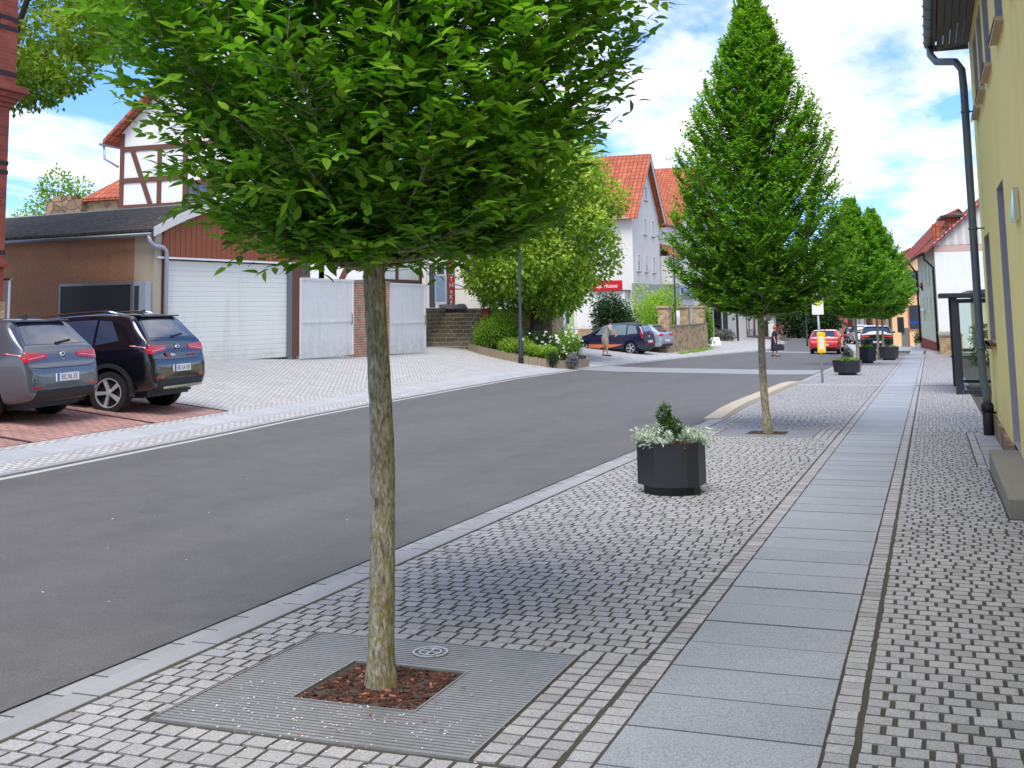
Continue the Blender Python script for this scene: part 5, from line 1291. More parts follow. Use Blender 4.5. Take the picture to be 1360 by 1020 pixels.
def make_wheel(parent,r,s,detail):
    key=(round(r,3),s,detail)
    w=bpy.data.objects.new('wheel',None); COL.objects.link(w); w.parent=parent
    if key not in WHEELS:
        n=36 if detail>1 else 18; wd=.10
        prof=[(r*.66,-wd),(r*.93,-wd),(r*.99,-wd*.7),(r,-wd*.3),(r,wd*.3),(r*.99,wd*.7),(r*.93,wd),(r*.68,wd*.95),(r*.66,wd*.7)]
        q=MB(); q.lathe(prof,n,Matrix.Rotation(-PI/2*s,4,'X')); ty=q.obj('tyre',M['tyre'],None,smooth=True,sharp=50)
        q=MB(); Mx=Matrix.Rotation(-PI/2*s,4,'X')
        q.lathe([(r*.68,wd*.9),(r*.64,wd*.75),(r*.60,wd*.2),(.0,wd*.15)],n,Mx,1)
        q.lathe([(r*.69,wd*.93),(r*.63,wd*.93),(r*.63,wd*.6)],n,Mx,0); q.lathe([(.001,wd*.92),(r*.14,wd*.88),(r*.16,wd*.5)],n,Mx,0)
        for i in range(5):
            a=2*PI*i/5
            A=Vector((math.cos(a),math.sin(a),0)); B=Vector((-math.sin(a),math.cos(a),0))
            vs=[]
            for rr,hw,z in ((r*.12,.035,wd*.8),(r*.64,.055,wd*.86)):
                for sg in (-1,1): vs.append(A*rr+B*hw*sg*(r/.33)*.55+Vector((0,0,z)))
            vs+= [v-Vector((0,0,.05)) for v in vs]
            q.add([tuple(Mx@v) for v in vs],[(0,2,3,1),(4,5,7,6),(0,1,5,4),(2,6,7,3),(0,4,6,2),(1,3,7,5)],0)
        ri=q.obj('rim',[M['rim'],M['plastic']],None)
        WHEELS[key]=(ty,ri); ty.parent=w; ri.parent=w
    else:
        for o in WHEELS[key]:
            c=o.copy(); COL.objects.link(c); c.parent=w
    return w
def carpaint(name,col,metal=.3,rough=.25):
    m,nt,b=new_mat(name); c=lin(col); co=coords(nt); n=noise(nt,co,900,2); 
    nt.links.new(mixc(nt,n,[x*.9 for x in c],[x*1.1 for x in c]),b.inputs['Base Color'])
    b.inputs['Metallic'].default_value=metal; b.inputs['Roughness'].default_value=rough; b.inputs['Coat Weight'].default_value=1; b.inputs['Coat Roughness'].default_value=.03
    return m
def cars():
    gz=lambda x,y:T(x,y)
    g='parked cars in the red bays'
    car('parked_car','grey hatchback parked on the red paving in front of the brick building','hatch',(-11.62,13.30,gz(-12.6,13.2)-.0),PI+.13,4.28,1.47,1.79,carpaint('grey_paint',(86,91,98),.35),plate='EIC NL 33',z_tilt=.05)
    t=car('parked_car','black compact crossover with red tailgate lettering parked before the garage','hatch',(-11.6,15.95,gz(-12.5,15.95)-.0),PI+.12,4.32,1.63,1.81,carpaint('black_paint',(14,16,26),.2,.15),ride=.06,wheel_r=.345,plate='EIC LA 103',roof_rails=True,sill=M['plastic'],z_tilt=.05)
    q=MB(); q.add([(-.004,.40,.85),(-.004,.33,.85),(-.004,.36,.915),(-.004,.43,.915),(.05,.40,.85),(.05,.33,.85),(.06,.36,.915),(.06,.43,.915)],[(0,1,2,3),(0,4,5,1),(2,6,7,3)])
    lg=q.obj('logo_mark',M['red'],t,(.036,0,0))
    text('lettering','Auto',.07,t,(.030,.21,.88),(PI/2+.2,0,-PI/2),M['wpaint'],.002)
    text('lettering','Auto Center',.05,t,(.03,-.38,.875),(PI/2+.25,0,-PI/2),M['red'],.002)
    q=MB(); q.box(.0,.03,-.62,.62,.33,.365); q.obj('skid_plate',M['chrome'],t,(-.02,0,.02))
    car('parked_car','dark blue compact people carrier with an orange flame stripe along its side','mpv',(-13.2,56.3,gz(-13.6,55.6)),PI-.12,3.75,1.58,1.70,carpaint('navy_paint',(20,28,66),.3),belt=.98,detail=2,lamp='tall',glass=M['carglass2'])
    t=bpy.context.scene.objects
    c=[o for o in COL.objects if o.get('label','').startswith('dark blue compact')][0]
    q=MB()
    for s in (-1,1): q.add([(1.15,s*.862,.50),(3.0,s*.862,.50),(3.0,s*.862,.34),(2.4,s*.862,.30),(2.15,s*.862,.40),(1.9,s*.862,.33),(1.45,s*.862,.42),(1.15,s*.85,.50),(3.0,s*.85,.50),(3.0,s*.85,.34)],[(0,1,2,3,4,5,6),(0,1,8,7)])
    q.obj('flame_stripe',M['orangestripe'],c)
    car('parked_car','silver estate car parked beside the dark blue people carrier','estate',(-13.05,59.6,gz(-13.9,59.6)),PI-.2,4.66,1.47,1.82,carpaint('silver_paint',(176,190,204),.4),detail=1)
    car('moving_car','red hatchback driving away along the middle of the street','hatch',(-6.0,70.2,gz(-6,70.2)),PI/2-.02,4.2,1.43,1.78,carpaint('red_car_paint',(206,26,30),.1),plate='EIC P 48',lamp='small',detail=2)
    car('parked_car','black sports utility car parked behind the third street tree','hatch',(-3.02,71.0,gz(-3,71)),PI/2+.05,4.65,1.66,1.9,carpaint('dark_paint',(26,28,34),.3),ride=.08,wheel_r=.36,detail=2,lamp='wide',trim=M['plastic'])
    car('moving_car','dark blue car further down the street beyond the red hatchback','hatch',(-6.6,112,gz(-6.6,112)),PI/2+.15,4.2,1.5,1.78,carpaint('blue_paint',(34,56,110),.3),detail=1,lamp='small')
    car('parked_car','white van-like car at the kerb beyond the black sports utility car','mpv',(-5.6,107,gz(-5.6,107)),PI/2+.2,4.4,1.75,1.8,carpaint('white_paint_car',(226,230,234),0),detail=1,lamp='tall')
    car('moving_car','small red car far away where the street bends','hatch',(-11.5,150,gz(-11.5,150)),PI/2+.2,4.1,1.5,1.75,carpaint('red2_paint',(170,30,44),.1),detail=1,lamp='small')
    car('moving_car','pale blue car just ahead of the far red car','hatch',(-10.6,128,gz(-10.6,128)),PI/2+.2,4.1,1.45,1.75,carpaint('pale_paint',(150,176,196),.3),detail=1,lamp='small')
def planter(loc,rz,w,h,label,kind='curved',seed=1,group='anthracite street planters'):
    t=thing('planter',label,'planter',loc,rz,group)
    if kind=='curved':
        # one sharp vertical edge, flat left face, bulging front
        pts=[]
        A=Vector((-.36*w,-.48*w)); 
        poly=[(x*w,y*w) for x,y in [(-.5,-.14),(-.15,-.5),(.1,-.49),(.32,-.40),(.46,-.24),(.5,.12),(.2,.5),(-.36,.42)]]
        taper=1.0; base=[(x*.82,y*.82) for x,y in poly]
    else:
        poly=[(.5*w*math.cos(2*PI*i/6+.35),.5*w*math.sin(2*PI*i/6+.35)) for i in range(6)]; taper=.88; base=[(x*.62,y*.62) for x,y in poly]
    n=len(poly); z0=.09; q=MB()
    rings=[([ (x*taper,y*taper) for x,y in poly],z0),(poly,z0+h),([(x*.94,y*.94) for x,y in poly],z0+h),([(x*.92*1,y*.92) for x,y in poly],z0+h-.07)]
    for P_,z in rings: q.v.extend([(x,y,z) for x,y in P_])
    for k in range(3):
        for i in range(n): q.f.append((k*n+i,k*n+(i+1)%n,(k+1)*n+(i+1)%n,(k+1)*n+i)); q.m.append(0); q.t.append(1)
    q.f.append(tuple(range(n))[::-1]); q.m.append(0); q.t.append(1)
    q.obj('pot',M['anthracite'],t,sharp=25)
    q=MB(); q.prism(base,-.03,z0+.01); q.obj('base',M['plastic'],t)
    q=MB(); q.prism([(x*.915,y*.915) for x,y in poly],z0+h-.08,z0+h-.045); q.obj('soil',M['soil'],t)
    zt=z0+h-.05; R=random.Random(seed)
    if kind=='curved':
        rs=np.random.RandomState(seed); P=[];D=[];U=[];Lg=[];Tn=[]
        for k in range(420):
            a=R.uniform(0,2*PI); q_=math.sqrt(R.random())*.45*w
            if -.2<math.cos(a+.9)*1 and math.cos(a+.95)>.93: continue
            O=np.array([q_*math.cos(a),q_*math.sin(a),zt]); d=unit(np.array([math.cos(a)*R.uniform(.1,.8),math.sin(a)*R.uniform(.1,.8),R.uniform(.45,1.3)])); L=R.uniform(.12,.27)
            for j in range(9):
                s=(j+1)/9; p=O+d*L*s+np.array([0,0,-.08*s*s]); ph=R.uniform(0,2*PI)
                sd=unit(np.cross(d,[math.cos(ph),math.sin(ph),.3]))
                P.append(p);D.append(unit(d*.5+sd));U.append(unit(np.array([0,0,1.])+.4*rs.normal(size=3)));Lg.append(R.uniform(.035,.07));Tn.append(min(1,max(0,R.gauss(.35+.4*s,.18))))
        pl=bpy.data.objects.new('silver_plants',None); COL.objects.link(pl); pl.parent=t
        leaf_mesh('silver_foliage',np.array(P),np.array(D),np.array(U),np.array(Lg),np.array(Tn),M['silverleaf'],pl,True,.28)
        blob_foliage('conifer',M['darkbush'],t,[(-.03,.02,zt+.16,.08,.08,.16),(-.07,.03,zt+.30,.075,.07,.09),(-.04,.0,zt+.37,.045,.045,.05),(.05,-.02,zt+.20,.07,.07,.08)],1500,.03,seed,mean=.85)
        blob_foliage('dry_flowers',M['dryleaf'],t,[(.12,-.22,zt+.03,.14,.09,.03)],120,.025,seed+1)
    else:
        blob_foliage('conifer',M['darkbush'],t,[(0,0,zt+.16*w,.13*w,.13*w,.2*w),(.02,0,zt+.32*w,.09*w,.09*w,.13*w)],700,.05,seed,mean=.35)
        blob_foliage('foliage',M['silverleaf'] if seed%2 else M['bush'],t,[(x*w,y*w,zt+.05,.17*w,.17*w,.09*w) for x,y in ((-.22,0),(.2,.05),(0,-.24),(.12,-.18),(-.1,.2))],600,.05,seed+1)
    return t
def bed():
    # raised planting bed with palisade edging
    pts=[(-18.05,44.2),(-16.9,42.6),(-15.3,41.0),(-14.2,40.2),(-12.9,39.9),(-12.45,40.6),(-12.6,42.9),(-13.4,45.8)]
    t=thing('bed_edging','curved row of small upright concrete palisades edging the planting bed','bed edging',(0,0,0))
    R=random.Random(4); blocks_=[]; 
    for i in range(len(pts)-1):
        a,b=pts[i],pts[i+1]; L=math.hypot(b[0]-a[0],b[1]-a[1]); n=max(1,int(L/.17)); ang=math.atan2(b[1]-a[1],b[0]-a[0])
        for k in range(n):
            s=(k+.5)/n; blocks_.append((a[0]+(b[0]-a[0])*s,a[1]+(b[1]-a[1])*s,ang,L/n))
    for x,y,ang,L in blocks_:
        z=T(x,y); q=MB(); l=L/2-.008; h=.30+R.uniform(-.012,.012); q.box(-l,l,-.05,.05,-.12,h-.03); q.box(-l+.012,l-.012,-.038,.038,h-.03,h)
        o=q.obj('palisade',M['palisade'],t); o.location=(x,y,z); o.rotation_euler=(R.uniform(-.03,.03),0,ang)
    q=MB(); back=[(-13.4,46.2),(-18.05,46.2)]; P=pts+back
    poly=[]; 
    cx=sum(p[0] for p in P)/len(P); cy=sum(p[1] for p in P)/len(P)
    vs=[(cx,cy,T(cx,cy)+.32)]+[(x,y,T(x,y)+.22) for x,y in P]
    q.add(vs,[(0,i+1,(i+1)%len(P)+1) for i in range(len(P))]); structure(q.obj('planting_soil',M['soil']))
    Z=lambda x,y:T(x,y)+.2
    shrub('round_hedge','large rounded clipped green bush to the right of the stone steps',(-16.55,43.6,Z(-16.55,43.6)),(1.35,.95,1.75),9000,.085,M['bush'],21,'bush',k=12,mean=.36)
    specs=[(-14.9,41.6,.7,.6,.7,M['bush'],.55),(-14.2,41.0,.55,.5,.55,M['lime'],.45),(-13.6,40.9,.6,.5,.6,M['bush'],.6),(-14.9,43.0,.8,.7,1.1,M['darkbush'],.4),(-13.4,42.4,.8,.8,1.0,M['darkbush'],.45),(-13.9,43.8,.9,.8,1.4,M['bush'],.4),(-15.6,42.2,.5,.5,.6,M['lime'],.3)]
    lab=['yellow green low shrub behind the lamp post','low bushy shrub at the front edge of the palisades, left','low bushy shrub at the front edge of the palisades, right','dark green shrub below the lime trunk','dark rose bush at the right end of the bed','tall rose bush in the middle of the bed with white blooms','small yellowish shrub between round hedge and lamp post']
    for i,(x,y,a,b,c,m,mean) in enumerate(specs):
        shrub('garden_shrub',lab[i],(x,y,Z(x,y)),(a,b,c),1700,.075,m,40+i,'shrub',group='shrubs in the planting bed',k=7,mean=mean,flowers=0)
    shrub('rose_bush','rose bush covered with white blooms leaning over the bed edge by the dark blue car',(-12.9,41.7,Z(-12.9,41.7)),(.62,.7,1.25),2600,.075,M['bush'],61,'rose bush',k=8,flowers=60)
    shrub('rose_bush','lower rose bush with a few white flowers in front of the lime tree',(-14.2,42.4,Z(-14.2,42.4)),(.7,.6,.95),2000,.075,M['darkbush'],62,'rose bush',k=8,flowers=28)
    for i,(x,y,l) in enumerate([(-13.0,39.85,'grey green lavender cushion hanging over the palisades, left one'),(-12.38,40.25,'grey green lavender cushion hanging over the palisades, right one')]):
        shrub('lavender_cushion',l,(x,y,Z(x,y)-.1),(.27,.27,.55),1300,.06,M['darkbush'] if i==0 else M['lavender'],70+i,'lavender',k=4,mean=.6,group='lavender cushions on the bed edge')
def lamp(loc,h,label,r=.06):
    t=thing('street_lamp',label,'street lamp',loc,group='street lamps')
    q=MB(); q.tube([(0,0,-.1),(0,0,1.25),(0,0,1.3),(0,0,h)],[r*1.5,r*1.5,r,r*.75],14); q.obj('pole',M['darkmetal'],t,smooth=True,sharp=40)
    q=MB(); q.tube([(0,0,-.1),(0,0,.22)],r*1.75,14); q.obj('foot',M['iron'],t,smooth=True,sharp=40)
    q=MB(); q.box(-.12,.55,-.12,.12,h,h+.09); q.obj('lamp_head',M['darkmetal'],t,bevel=.02)
    q=MB(); q.box(r*1.2,r*1.75,-.03,.03,.85,.93); q.obj('hatch_lock',M['wpaint'],t)
def bus_stop():
    x,y=-3.06,34.86; z=base_z(y)
    t=thing('bus_stop_sign','bus stop pole with round yellow green sign on the pavement edge','bus stop',(x,y,z),.12)
    q=MB(); q.tube([(0,0,-.1),(-.06,0,2.62)],.035,10); q.obj('pole',M['zincpole'],t,smooth=True)
    q=MB(); q.box(-.21,.12,-.012,.012,1.98,2.58); q.obj('board',M['wpaint'],t,(0,-.05,0))
    q=MB(); q.lathe([(0,0),(.155,0)],28,Matrix.Translation((-.045,-.0635,2.40))@Matrix.Rotation(PI/2,4,'X')); q.obj('ring',M['greensign'],t)
    q=MB(); q.lathe([(0,0),(.132,0)],28,Matrix.Translation((-.045,-.0655,2.40))@Matrix.Rotation(PI/2,4,'X')); q.obj('disc',M['yellowsign'],t)
    text('lettering','H',.20,t,(-.045,-.067,2.40),(PI/2,0,0),M['greensign'],.002)
    b=thing('timetable_box','yellow timetable case fixed halfway up the bus stop pole','timetable',(x+.02,y-.08,z+.86),.12)
    q=MB(); q.box(-.12,.12,-.05,.05,0,.60); q.obj('case',M['ywell'],b,bevel=.02); q=MB(); q.box(-.07,.07,-.056,-.05,.1,.48); q.obj('timetable',M['offwhite'],b)
def shelter(loc,rz,W,D,h,label,mirror=1):
    t=thing('bus_shelter',label,'bus shelter',loc,rz)
    q=MB()
    for x,y in ((0,0),(W,0),(0,D),(W,D)): 
        o=MB(); o.box(x-.07,x+.07,y-.07,y+.07,-.3,h); o.obj('post',M['anthracite'],t)
    q.box(-.33,W+.3,-.15,D+.15,h,h+.11); q.obj('roof',M['anthracite'],t,bevel=.01)
    for nm,(a,b) in {'end_panel':((0,0),(W,0)),'end_panel_':((0,D),(W,D)),'back_panel':((W,0),(W,D))}.items():
        a=Vector((a[0],a[1],0));b=Vector((b[0],b[1],0)); d=(b-a).normalized(); a=a+d*.08; b=b-d*.08
        f=MB(); f.beam(a+Vector((0,0,.06)),b+Vector((0,0,.06)),.05,.08); f.beam(a+Vector((0,0,h-.08)),b+Vector((0,0,h-.08)),.05,.1); f.beam(a+Vector((0,0,.1)),a+Vector((0,0,h-.12)),.05,.05); f.beam(b+Vector((0,0,.1)),b+Vector((0,0,h-.12)),.05,.05)
        fo=f.obj('panel_frame',M['anthracite'],t)
        g=MB(); g.beam(a+Vector((0,0,h/2)),b+Vector((0,0,h/2)),.01,h-.25); g.obj('pane',M['clearglass'],fo)
    s=MB(); s.box(W-.45,W-.1,.5,D-.5,.42,.47); s.box(W-.4,W-.35,.6,.65,-.2,.42); s.box(W-.4,W-.35,D-.65,D-.6,-.2,.42); s.obj('bench',M['wood'],t)
def stone_wall():
    P=[(-13.35,57.6),(-13.05,58.2),(-12.75,69.5)]
    t=thing('garden_wall_with_pillars','rubble sandstone garden wall with capped pillars behind the silver car','wall',(-13.1,60.3,T(-13.2,60.5)))
    q=MB(); q.box(-.35,0,0,9.6,-.4,1.35); q.box(-6,0,-.35,0,-.4,1.3); q.obj('wall',M['sandstone'],t); t.rotation_euler=(0,0,-.03)
    q=MB(); q.box(-.42,.05,.55,9.7,1.35,1.42); q.obj('coping',M['stonegrey'],t)
    for y in (.1,4.6,8.6):
        q=MB(); q.box(-.55,.04,y-.3,y+.35,-.4,2.35); q.box(-.62,.10,y-.37,y+.42,2.35,2.48); q.obj('pillar',M['sandstone'],t)
    q=MB(); q.tube([(-.25,2.9,1.35),(-.25,2.9,1.5),(-.25,2.9,1.7),(-.25,2.9,2.2)],[.22,.12,.2,.14],10); q.obj('urn',M['offwhite'],t,smooth=True)
    shrub('climbing_bush','big bright green bush spilling over the sandstone garden wall',(-14.6,64.5,T(-14,64)),(1.4,5.2,3.6),12000,.14,M['bush'],81,'bush',k=16,mean=.62)
    shrub('dark_bush','dark green pointed bush between the red sign and the wall pillar',(-15.8,58.9,T(-15,59)),(1.5,1.4,3.1),10000,.13,M['darkbush'],82,'bush',k=9,mean=.4)
    shrub('small_tree','young upright bush at the far end of the sandstone wall',(-13.2,70.8,T(-13.2,70)),(.7,.8,3.2),4500,.13,M['bush'],83,'bush',k=6,mean=.45)
    q=MB(); R=random.Random(2)
    blob_foliage('grass_tuft',M['bush'],None,[(-12.55+R.uniform(-.1,.1),60+i*.7,T(-12.5,60)-.1+.0*i,.25,.4,.16) for i in range(13)],1500,.12,84,mean=.5)
    o=[o for o in COL.objects if o.name.startswith('grass_tuft')][0]; tag(o,'green weeds along the foot of the sandstone garden wall','weeds',kind='stuff')
    t=thing('road_sign_pole','thin grey signpost with a round sign seen from behind, past the sandstone wall','road sign',(-13.7,77,T(-13.7,77)))
    q=MB(); q.tube([(0,0,-.1),(0,0,3.2)],.035,8); q.obj('pole',M['zincpole'],t); q=MB(); q.lathe([(0,-.01),(.3,-.01),(.3,.01),(0,.01)],20,Matrix.Translation((0,-.05,2.9))@Matrix.Rotation(PI/2,4,'X')); q.obj('sign_back',M['zinc'],t)
    t=thing('leaning_board','white board leaning at the foot of the signpost','board',(-13.25,74.5,T(-13.3,74.5)),.5); q=MB(); q.box(-.45,.45,-.02,.02,0,.62,0,1,Matrix.Rotation(-.6,4,'X')); q.obj('panel',M['wpaint'],t); q=MB(); q.box(-.03,.03,.0,.3,0,.3); q.obj('prop',M['zinc'],t)
    for i,(x,y,c) in enumerate([(-15.6,88,M['lavender']),(-14.8,89,M['lavender']),(-16.2,86.5,M['bluebush'])]):
        shrub('flower_bed_shrub',['grey lavender mound left of the far bus shelter bench','grey lavender mound nearest the kerb by the far bus shelter','bluish violet flowering mound beside the far bus shelter'][i],(x,y,T(x,y)),(.85,.8,1.0),1100,.12,c,90+i,'shrub',group='mounded shrubs by the far bus shelter',k=5)
def cabinets():
    t=thing('utility_cabinet','slim dark cigarette machine on a grey concrete pillar by the apricot house','vending machine',(-1.9,95.5,base_z(95.5)))
    q=MB(); q.box(-.3,.3,-.25,.25,-.1,1.45); q.obj('pillar',M['stonegrey'],t); q=MB(); q.box(-.55,-.05,-.35,-.25,1.1,2.3); q.obj('machine',M['anthracite'],t)
    t=thing('street_name_sign','blue street name sign on a thin post with a red and white stripe','street sign',(-1.6,94.8,base_z(94.8)))
    q=MB(); q.tube([(0,0,0),(0,0,3.9)],.03,6); q.obj('pole',M['red'],t); q=MB(); q.box(.05,.95,-.02,.02,1.75,1.97); q.obj('plate',M['blue'],t)
    shrub('hedge_bush','small dark bush beside the cigarette machine',(-.9,95.5,base_z(95.5)),(.5,.5,1.4),900,.12,M['darkbush'],95,'bush',k=4)
    shrub('hedge_bush','low brownish bush in front of the cream street front',(-.2,94.6,base_z(94.6)),(.7,.6,.9),900,.12,M['bush'],96,'bush',k=4)
    t=thing('flower_pot','small white flower pot on the pavement by the cream street front','flower pot',(-.85,90,base_z(90))); q=MB(); q.lathe([(0,0),(.13,0),(.18,.32),(.15,.32),(.12,.28),(0,.28)],14); q.obj('pot',M['wpaint'],t); blob_foliage('plant',M['bush'],t,[(0,0,.35,.15,.15,.1)],90,.08,97)
def skin_body(name,bones,m,parent,lv=2):
    """bones: list of chains; each chain a list of (x,y,z,r). First chain's first vertex is the root. chains may start with an index into earlier vertices"""
    vs=[];rs=[];es=[]
    for ch in bones:
        prev=None
        for it in ch:
            if isinstance(it,int): prev=it; continue
            vs.append(it[:3]); rs.append(it[3]); i=len(vs)-1
            if prev is not None: es.append((prev,i))
            prev=i
    me=bpy.data.meshes.new(name); me.from_pydata(vs,es,[]); o=bpy.data.objects.new(name,me); COL.objects.link(o)
    sk=o.modifiers.new('skin','SKIN'); sk.use_smooth_shade=True
    for i,r in enumerate(rs):
        d=me.skin_vertices[0].data[i]; d.radius=(r,r) if not isinstance(r,tuple) else r
    me.skin_vertices[0].data[0].use_root=True
    su=o.modifiers.new('sub','SUBSURF'); su.levels=su.render_levels=lv
    dg=bpy.context.evaluated_depsgraph_get(); m2=bpy.data.meshes.new_from_object(o.evaluated_get(dg)); bpy.data.objects.remove(o)
    m2.name=name; m2.materials.clear(); m2.materials.append(m); m2.polygons.foreach_set('use_smooth',[True]*len(m2.polygons))
    o=bpy.data.objects.new(name,m2); COL.objects.link(o); o.parent=parent; return o
def person(label,loc,rz,hgt,pose,cloth,hairm,dress=False,legs=None):
    """faces local +x"""
    t=thing('person',label,'person',loc,rz); t.scale=(hgt/1.7,)*3
    st=pose.get('stride',.25); lean=pose.get('lean',0)
    A=lambda s: pose['hand'][0 if s<0 else 1]
    sh=1.38; hip=.90
    B=[[(0,0,hip,.13),(lean*.3,0,1.08,.115),(lean*.7,0,1.26,.135),(lean,0,1.40,.075),(lean+.015,0,1.47,.052),(lean+.02,0,1.54,.07),(lean+.025,0,1.62,.088),(lean+.02,0,1.68,.06)]]
    B.append([2,(lean*.9,-.15,1.36,.055),((lean*.9+A(-1)[0])/2-.03,-.21,(1.36+A(-1)[2])/2,.042),(A(-1)[0],A(-1)[1],A(-1)[2]+.05,.03),(A(-1)[0]+.01,A(-1)[1],A(-1)[2],.026)])
    B.append([2,(lean*.9,.15,1.36,.055),((lean*.9+A(1)[0])/2-.03,.21,(1.36+A(1)[2])/2,.042),(A(1)[0],A(1)[1],A(1)[2]+.05,.03),(A(1)[0]+.01,A(1)[1],A(1)[2],.026)])
    B.append([0,(.02,-.09,.82,.085),(st*.5+.03,-.09,.47,.055),(st,-.09,.09,.036),(st+.13,-.09,.03,.03)])
    B.append([0,(.02,.09,.82,.085),(-st*.3+.03,.09,.47,.055),(-st*1.0,.09,.10,.036),(-st*1.0+.13,.09,.03,.03)])
    body=skin_body('body',B,M['skin'],t)
    q=MB(); x0=lean+.02
    q.lathe([(.0,.115),(.06,.10),(.095,.05),(.105,-.01),(.095,-.07),(.06,-.10)],14,Matrix.Translation((x0-.012,0,1.625))@Matrix.Rotation(-.25,4,'Y')); q.obj('hair',hairm,t,smooth=True)
    # nose
    def lathe_cloth(nm,prof,m):
        q=MB(); n=18
        for (z,rx,ry,cx) in prof:
            for j in range(n):
                a=2*PI*j/n; w=1+.03*math.sin(5*a+z*9); q.v.append((cx+rx*w*math.cos(a),ry*w*math.sin(a),z))
        for i in range(len(prof)-1):
            for j in range(n): q.f.append((i*n+j,i*n+(j+1)%n,(i+1)*n+(j+1)%n,(i+1)*n+j)); q.m.append(0); q.t.append(1)
        q.f.append(tuple((len(prof)-1)*n+j for j in range(n))); q.m.append(0); q.t.append(1)
        return q.obj(nm,m,t,smooth=True)
    if dress: lathe_cloth('dress',[(.30,.20,.19,.0),(.45,.20,.19,.0),(.7,.185,.19,0),(.92,.165,.19,0),(1.1,.135,.16,lean*.3),(1.28,.15,.185,lean*.8),(1.39,.11,.19,lean),(1.455,.06,.07,lean)],cloth)
    else:
        lathe_cloth('shirt',[(.85,.16,.185,0),(1.05,.14,.165,lean*.3),(1.28,.155,.185,lean*.8),(1.39,.11,.19,lean),(1.455,.06,.07,lean)],cloth)
        lathe_cloth('shorts',[(.52,.15,.18,.02),(.7,.165,.19,.01),(.90,.158,.183,0)],legs or cloth)
    for s in (-1,1):
        q=MB(); h=A(s); mid=((lean*.9+h[0])/2-.03,s*.21,(1.36+h[2])/2); q.tube([(lean*.88,s*.13,1.385),(lean*.9,s*.17,1.34),tuple(Vector(mid)*.8+Vector((lean*.9,s*.16,1.36))*.2)],[.07,.072,.062],10,False); q.obj('sleeve',cloth,t,smooth=True)
        q=MB()
        for k in range(4):
            bx=h[0]+.012*(k-1.5)
            q.tube([(bx,h[1],h[2]-.0),(bx+.004,h[1]-s*.004,h[2]-.045),(bx+.006,h[1]-s*.02,h[2]-.072)],[.010,.009,.007],6)
        q.tube([(h[0]+.02,h[1],h[2]+.02),(h[0]+.05,h[1]-s*.008,h[2]-.015),(h[0]+.052,h[1]-s*.012,h[2]-.04)],[.011,.010,.007],6)
        q.obj('fingers',M['skin'],body,smooth=True)
    for (x,y) in ((st,-.09),(-st,.09)):
        q=MB(); q.box(x-.06,x+.19,y-.045,y+.045,-.002,.055); q.obj('shoe',M['bag'],t,bevel=.02)
    for s in (-1,1):
        q=MB(); q.lathe([(0,.005),(.012,.003),(.012,0)],8,Matrix.Translation((x0+.088,s*.032,1.625))@Matrix.Rotation(PI/2,4,'Y')); q.obj('eye',M['black'],body)
    q=MB(); q.beam((x0+.085,0,1.625),(x0+.112,0,1.585),.022,.02); q.obj('nose',M['skin'],body,smooth=True)
    return t
def people():
    x,y=-8.1,64.0
    person('person with ginger hair in a long navy dress crossing the street with a bag',(x,y,T(x,y)),-.15,1.62,dict(stride=.17,lean=.05,hand=[(.14,-.26,.80),(.26,.24,.83)]),M['navy'],M['hair'],True)
    t=thing('handbag','big dark bag carried by the person crossing the street','bag',(x+.28,y+.0,T(x,y)+.33),-.15)
    q=MB(); 
    pr=[(-.26,0),(.26,0),(.30,.08),(.27,.30),(.18,.34),(-.2,.34),(-.28,.28),(-.30,.08)]
    q.prism(pr,-.09,.09,0,Matrix.Rotation(PI/2,4,'X')); q.obj('body',M['bag'],t,(0,-.2,0),bevel=.03)
    q=MB(); q.tube([(-.12,-.2,.33),(-.09,-.2,.44),(0,-.2,.47),(.09,-.2,.44),(.12,-.2,.33)],.012,6); q.obj('handle',M['bag'],t,smooth=True)
    x,y=-14.15,51.2
    person('person with dark hair, pale shirt and beige shorts bending forward beside the dark blue car',(x,y,T(x,y)+.0),.1,1.66,dict(stride=.12,lean=.26,hand=[(.52,-.2,.95),(.52,.2,.98)]),M['beige'],M['dhair'],False,M['beige2'])
    x,y=xl(140)-1.2,140
    person('person in a maroon top walking on the far left pavement',(x,y,T(x,y)),1.4,1.7,dict(stride=.14,lean=.03,hand=[(.1,-.27,.8),(.05,.27,.8)]),M['maroon'],M['dhair'],False,M['navy'])
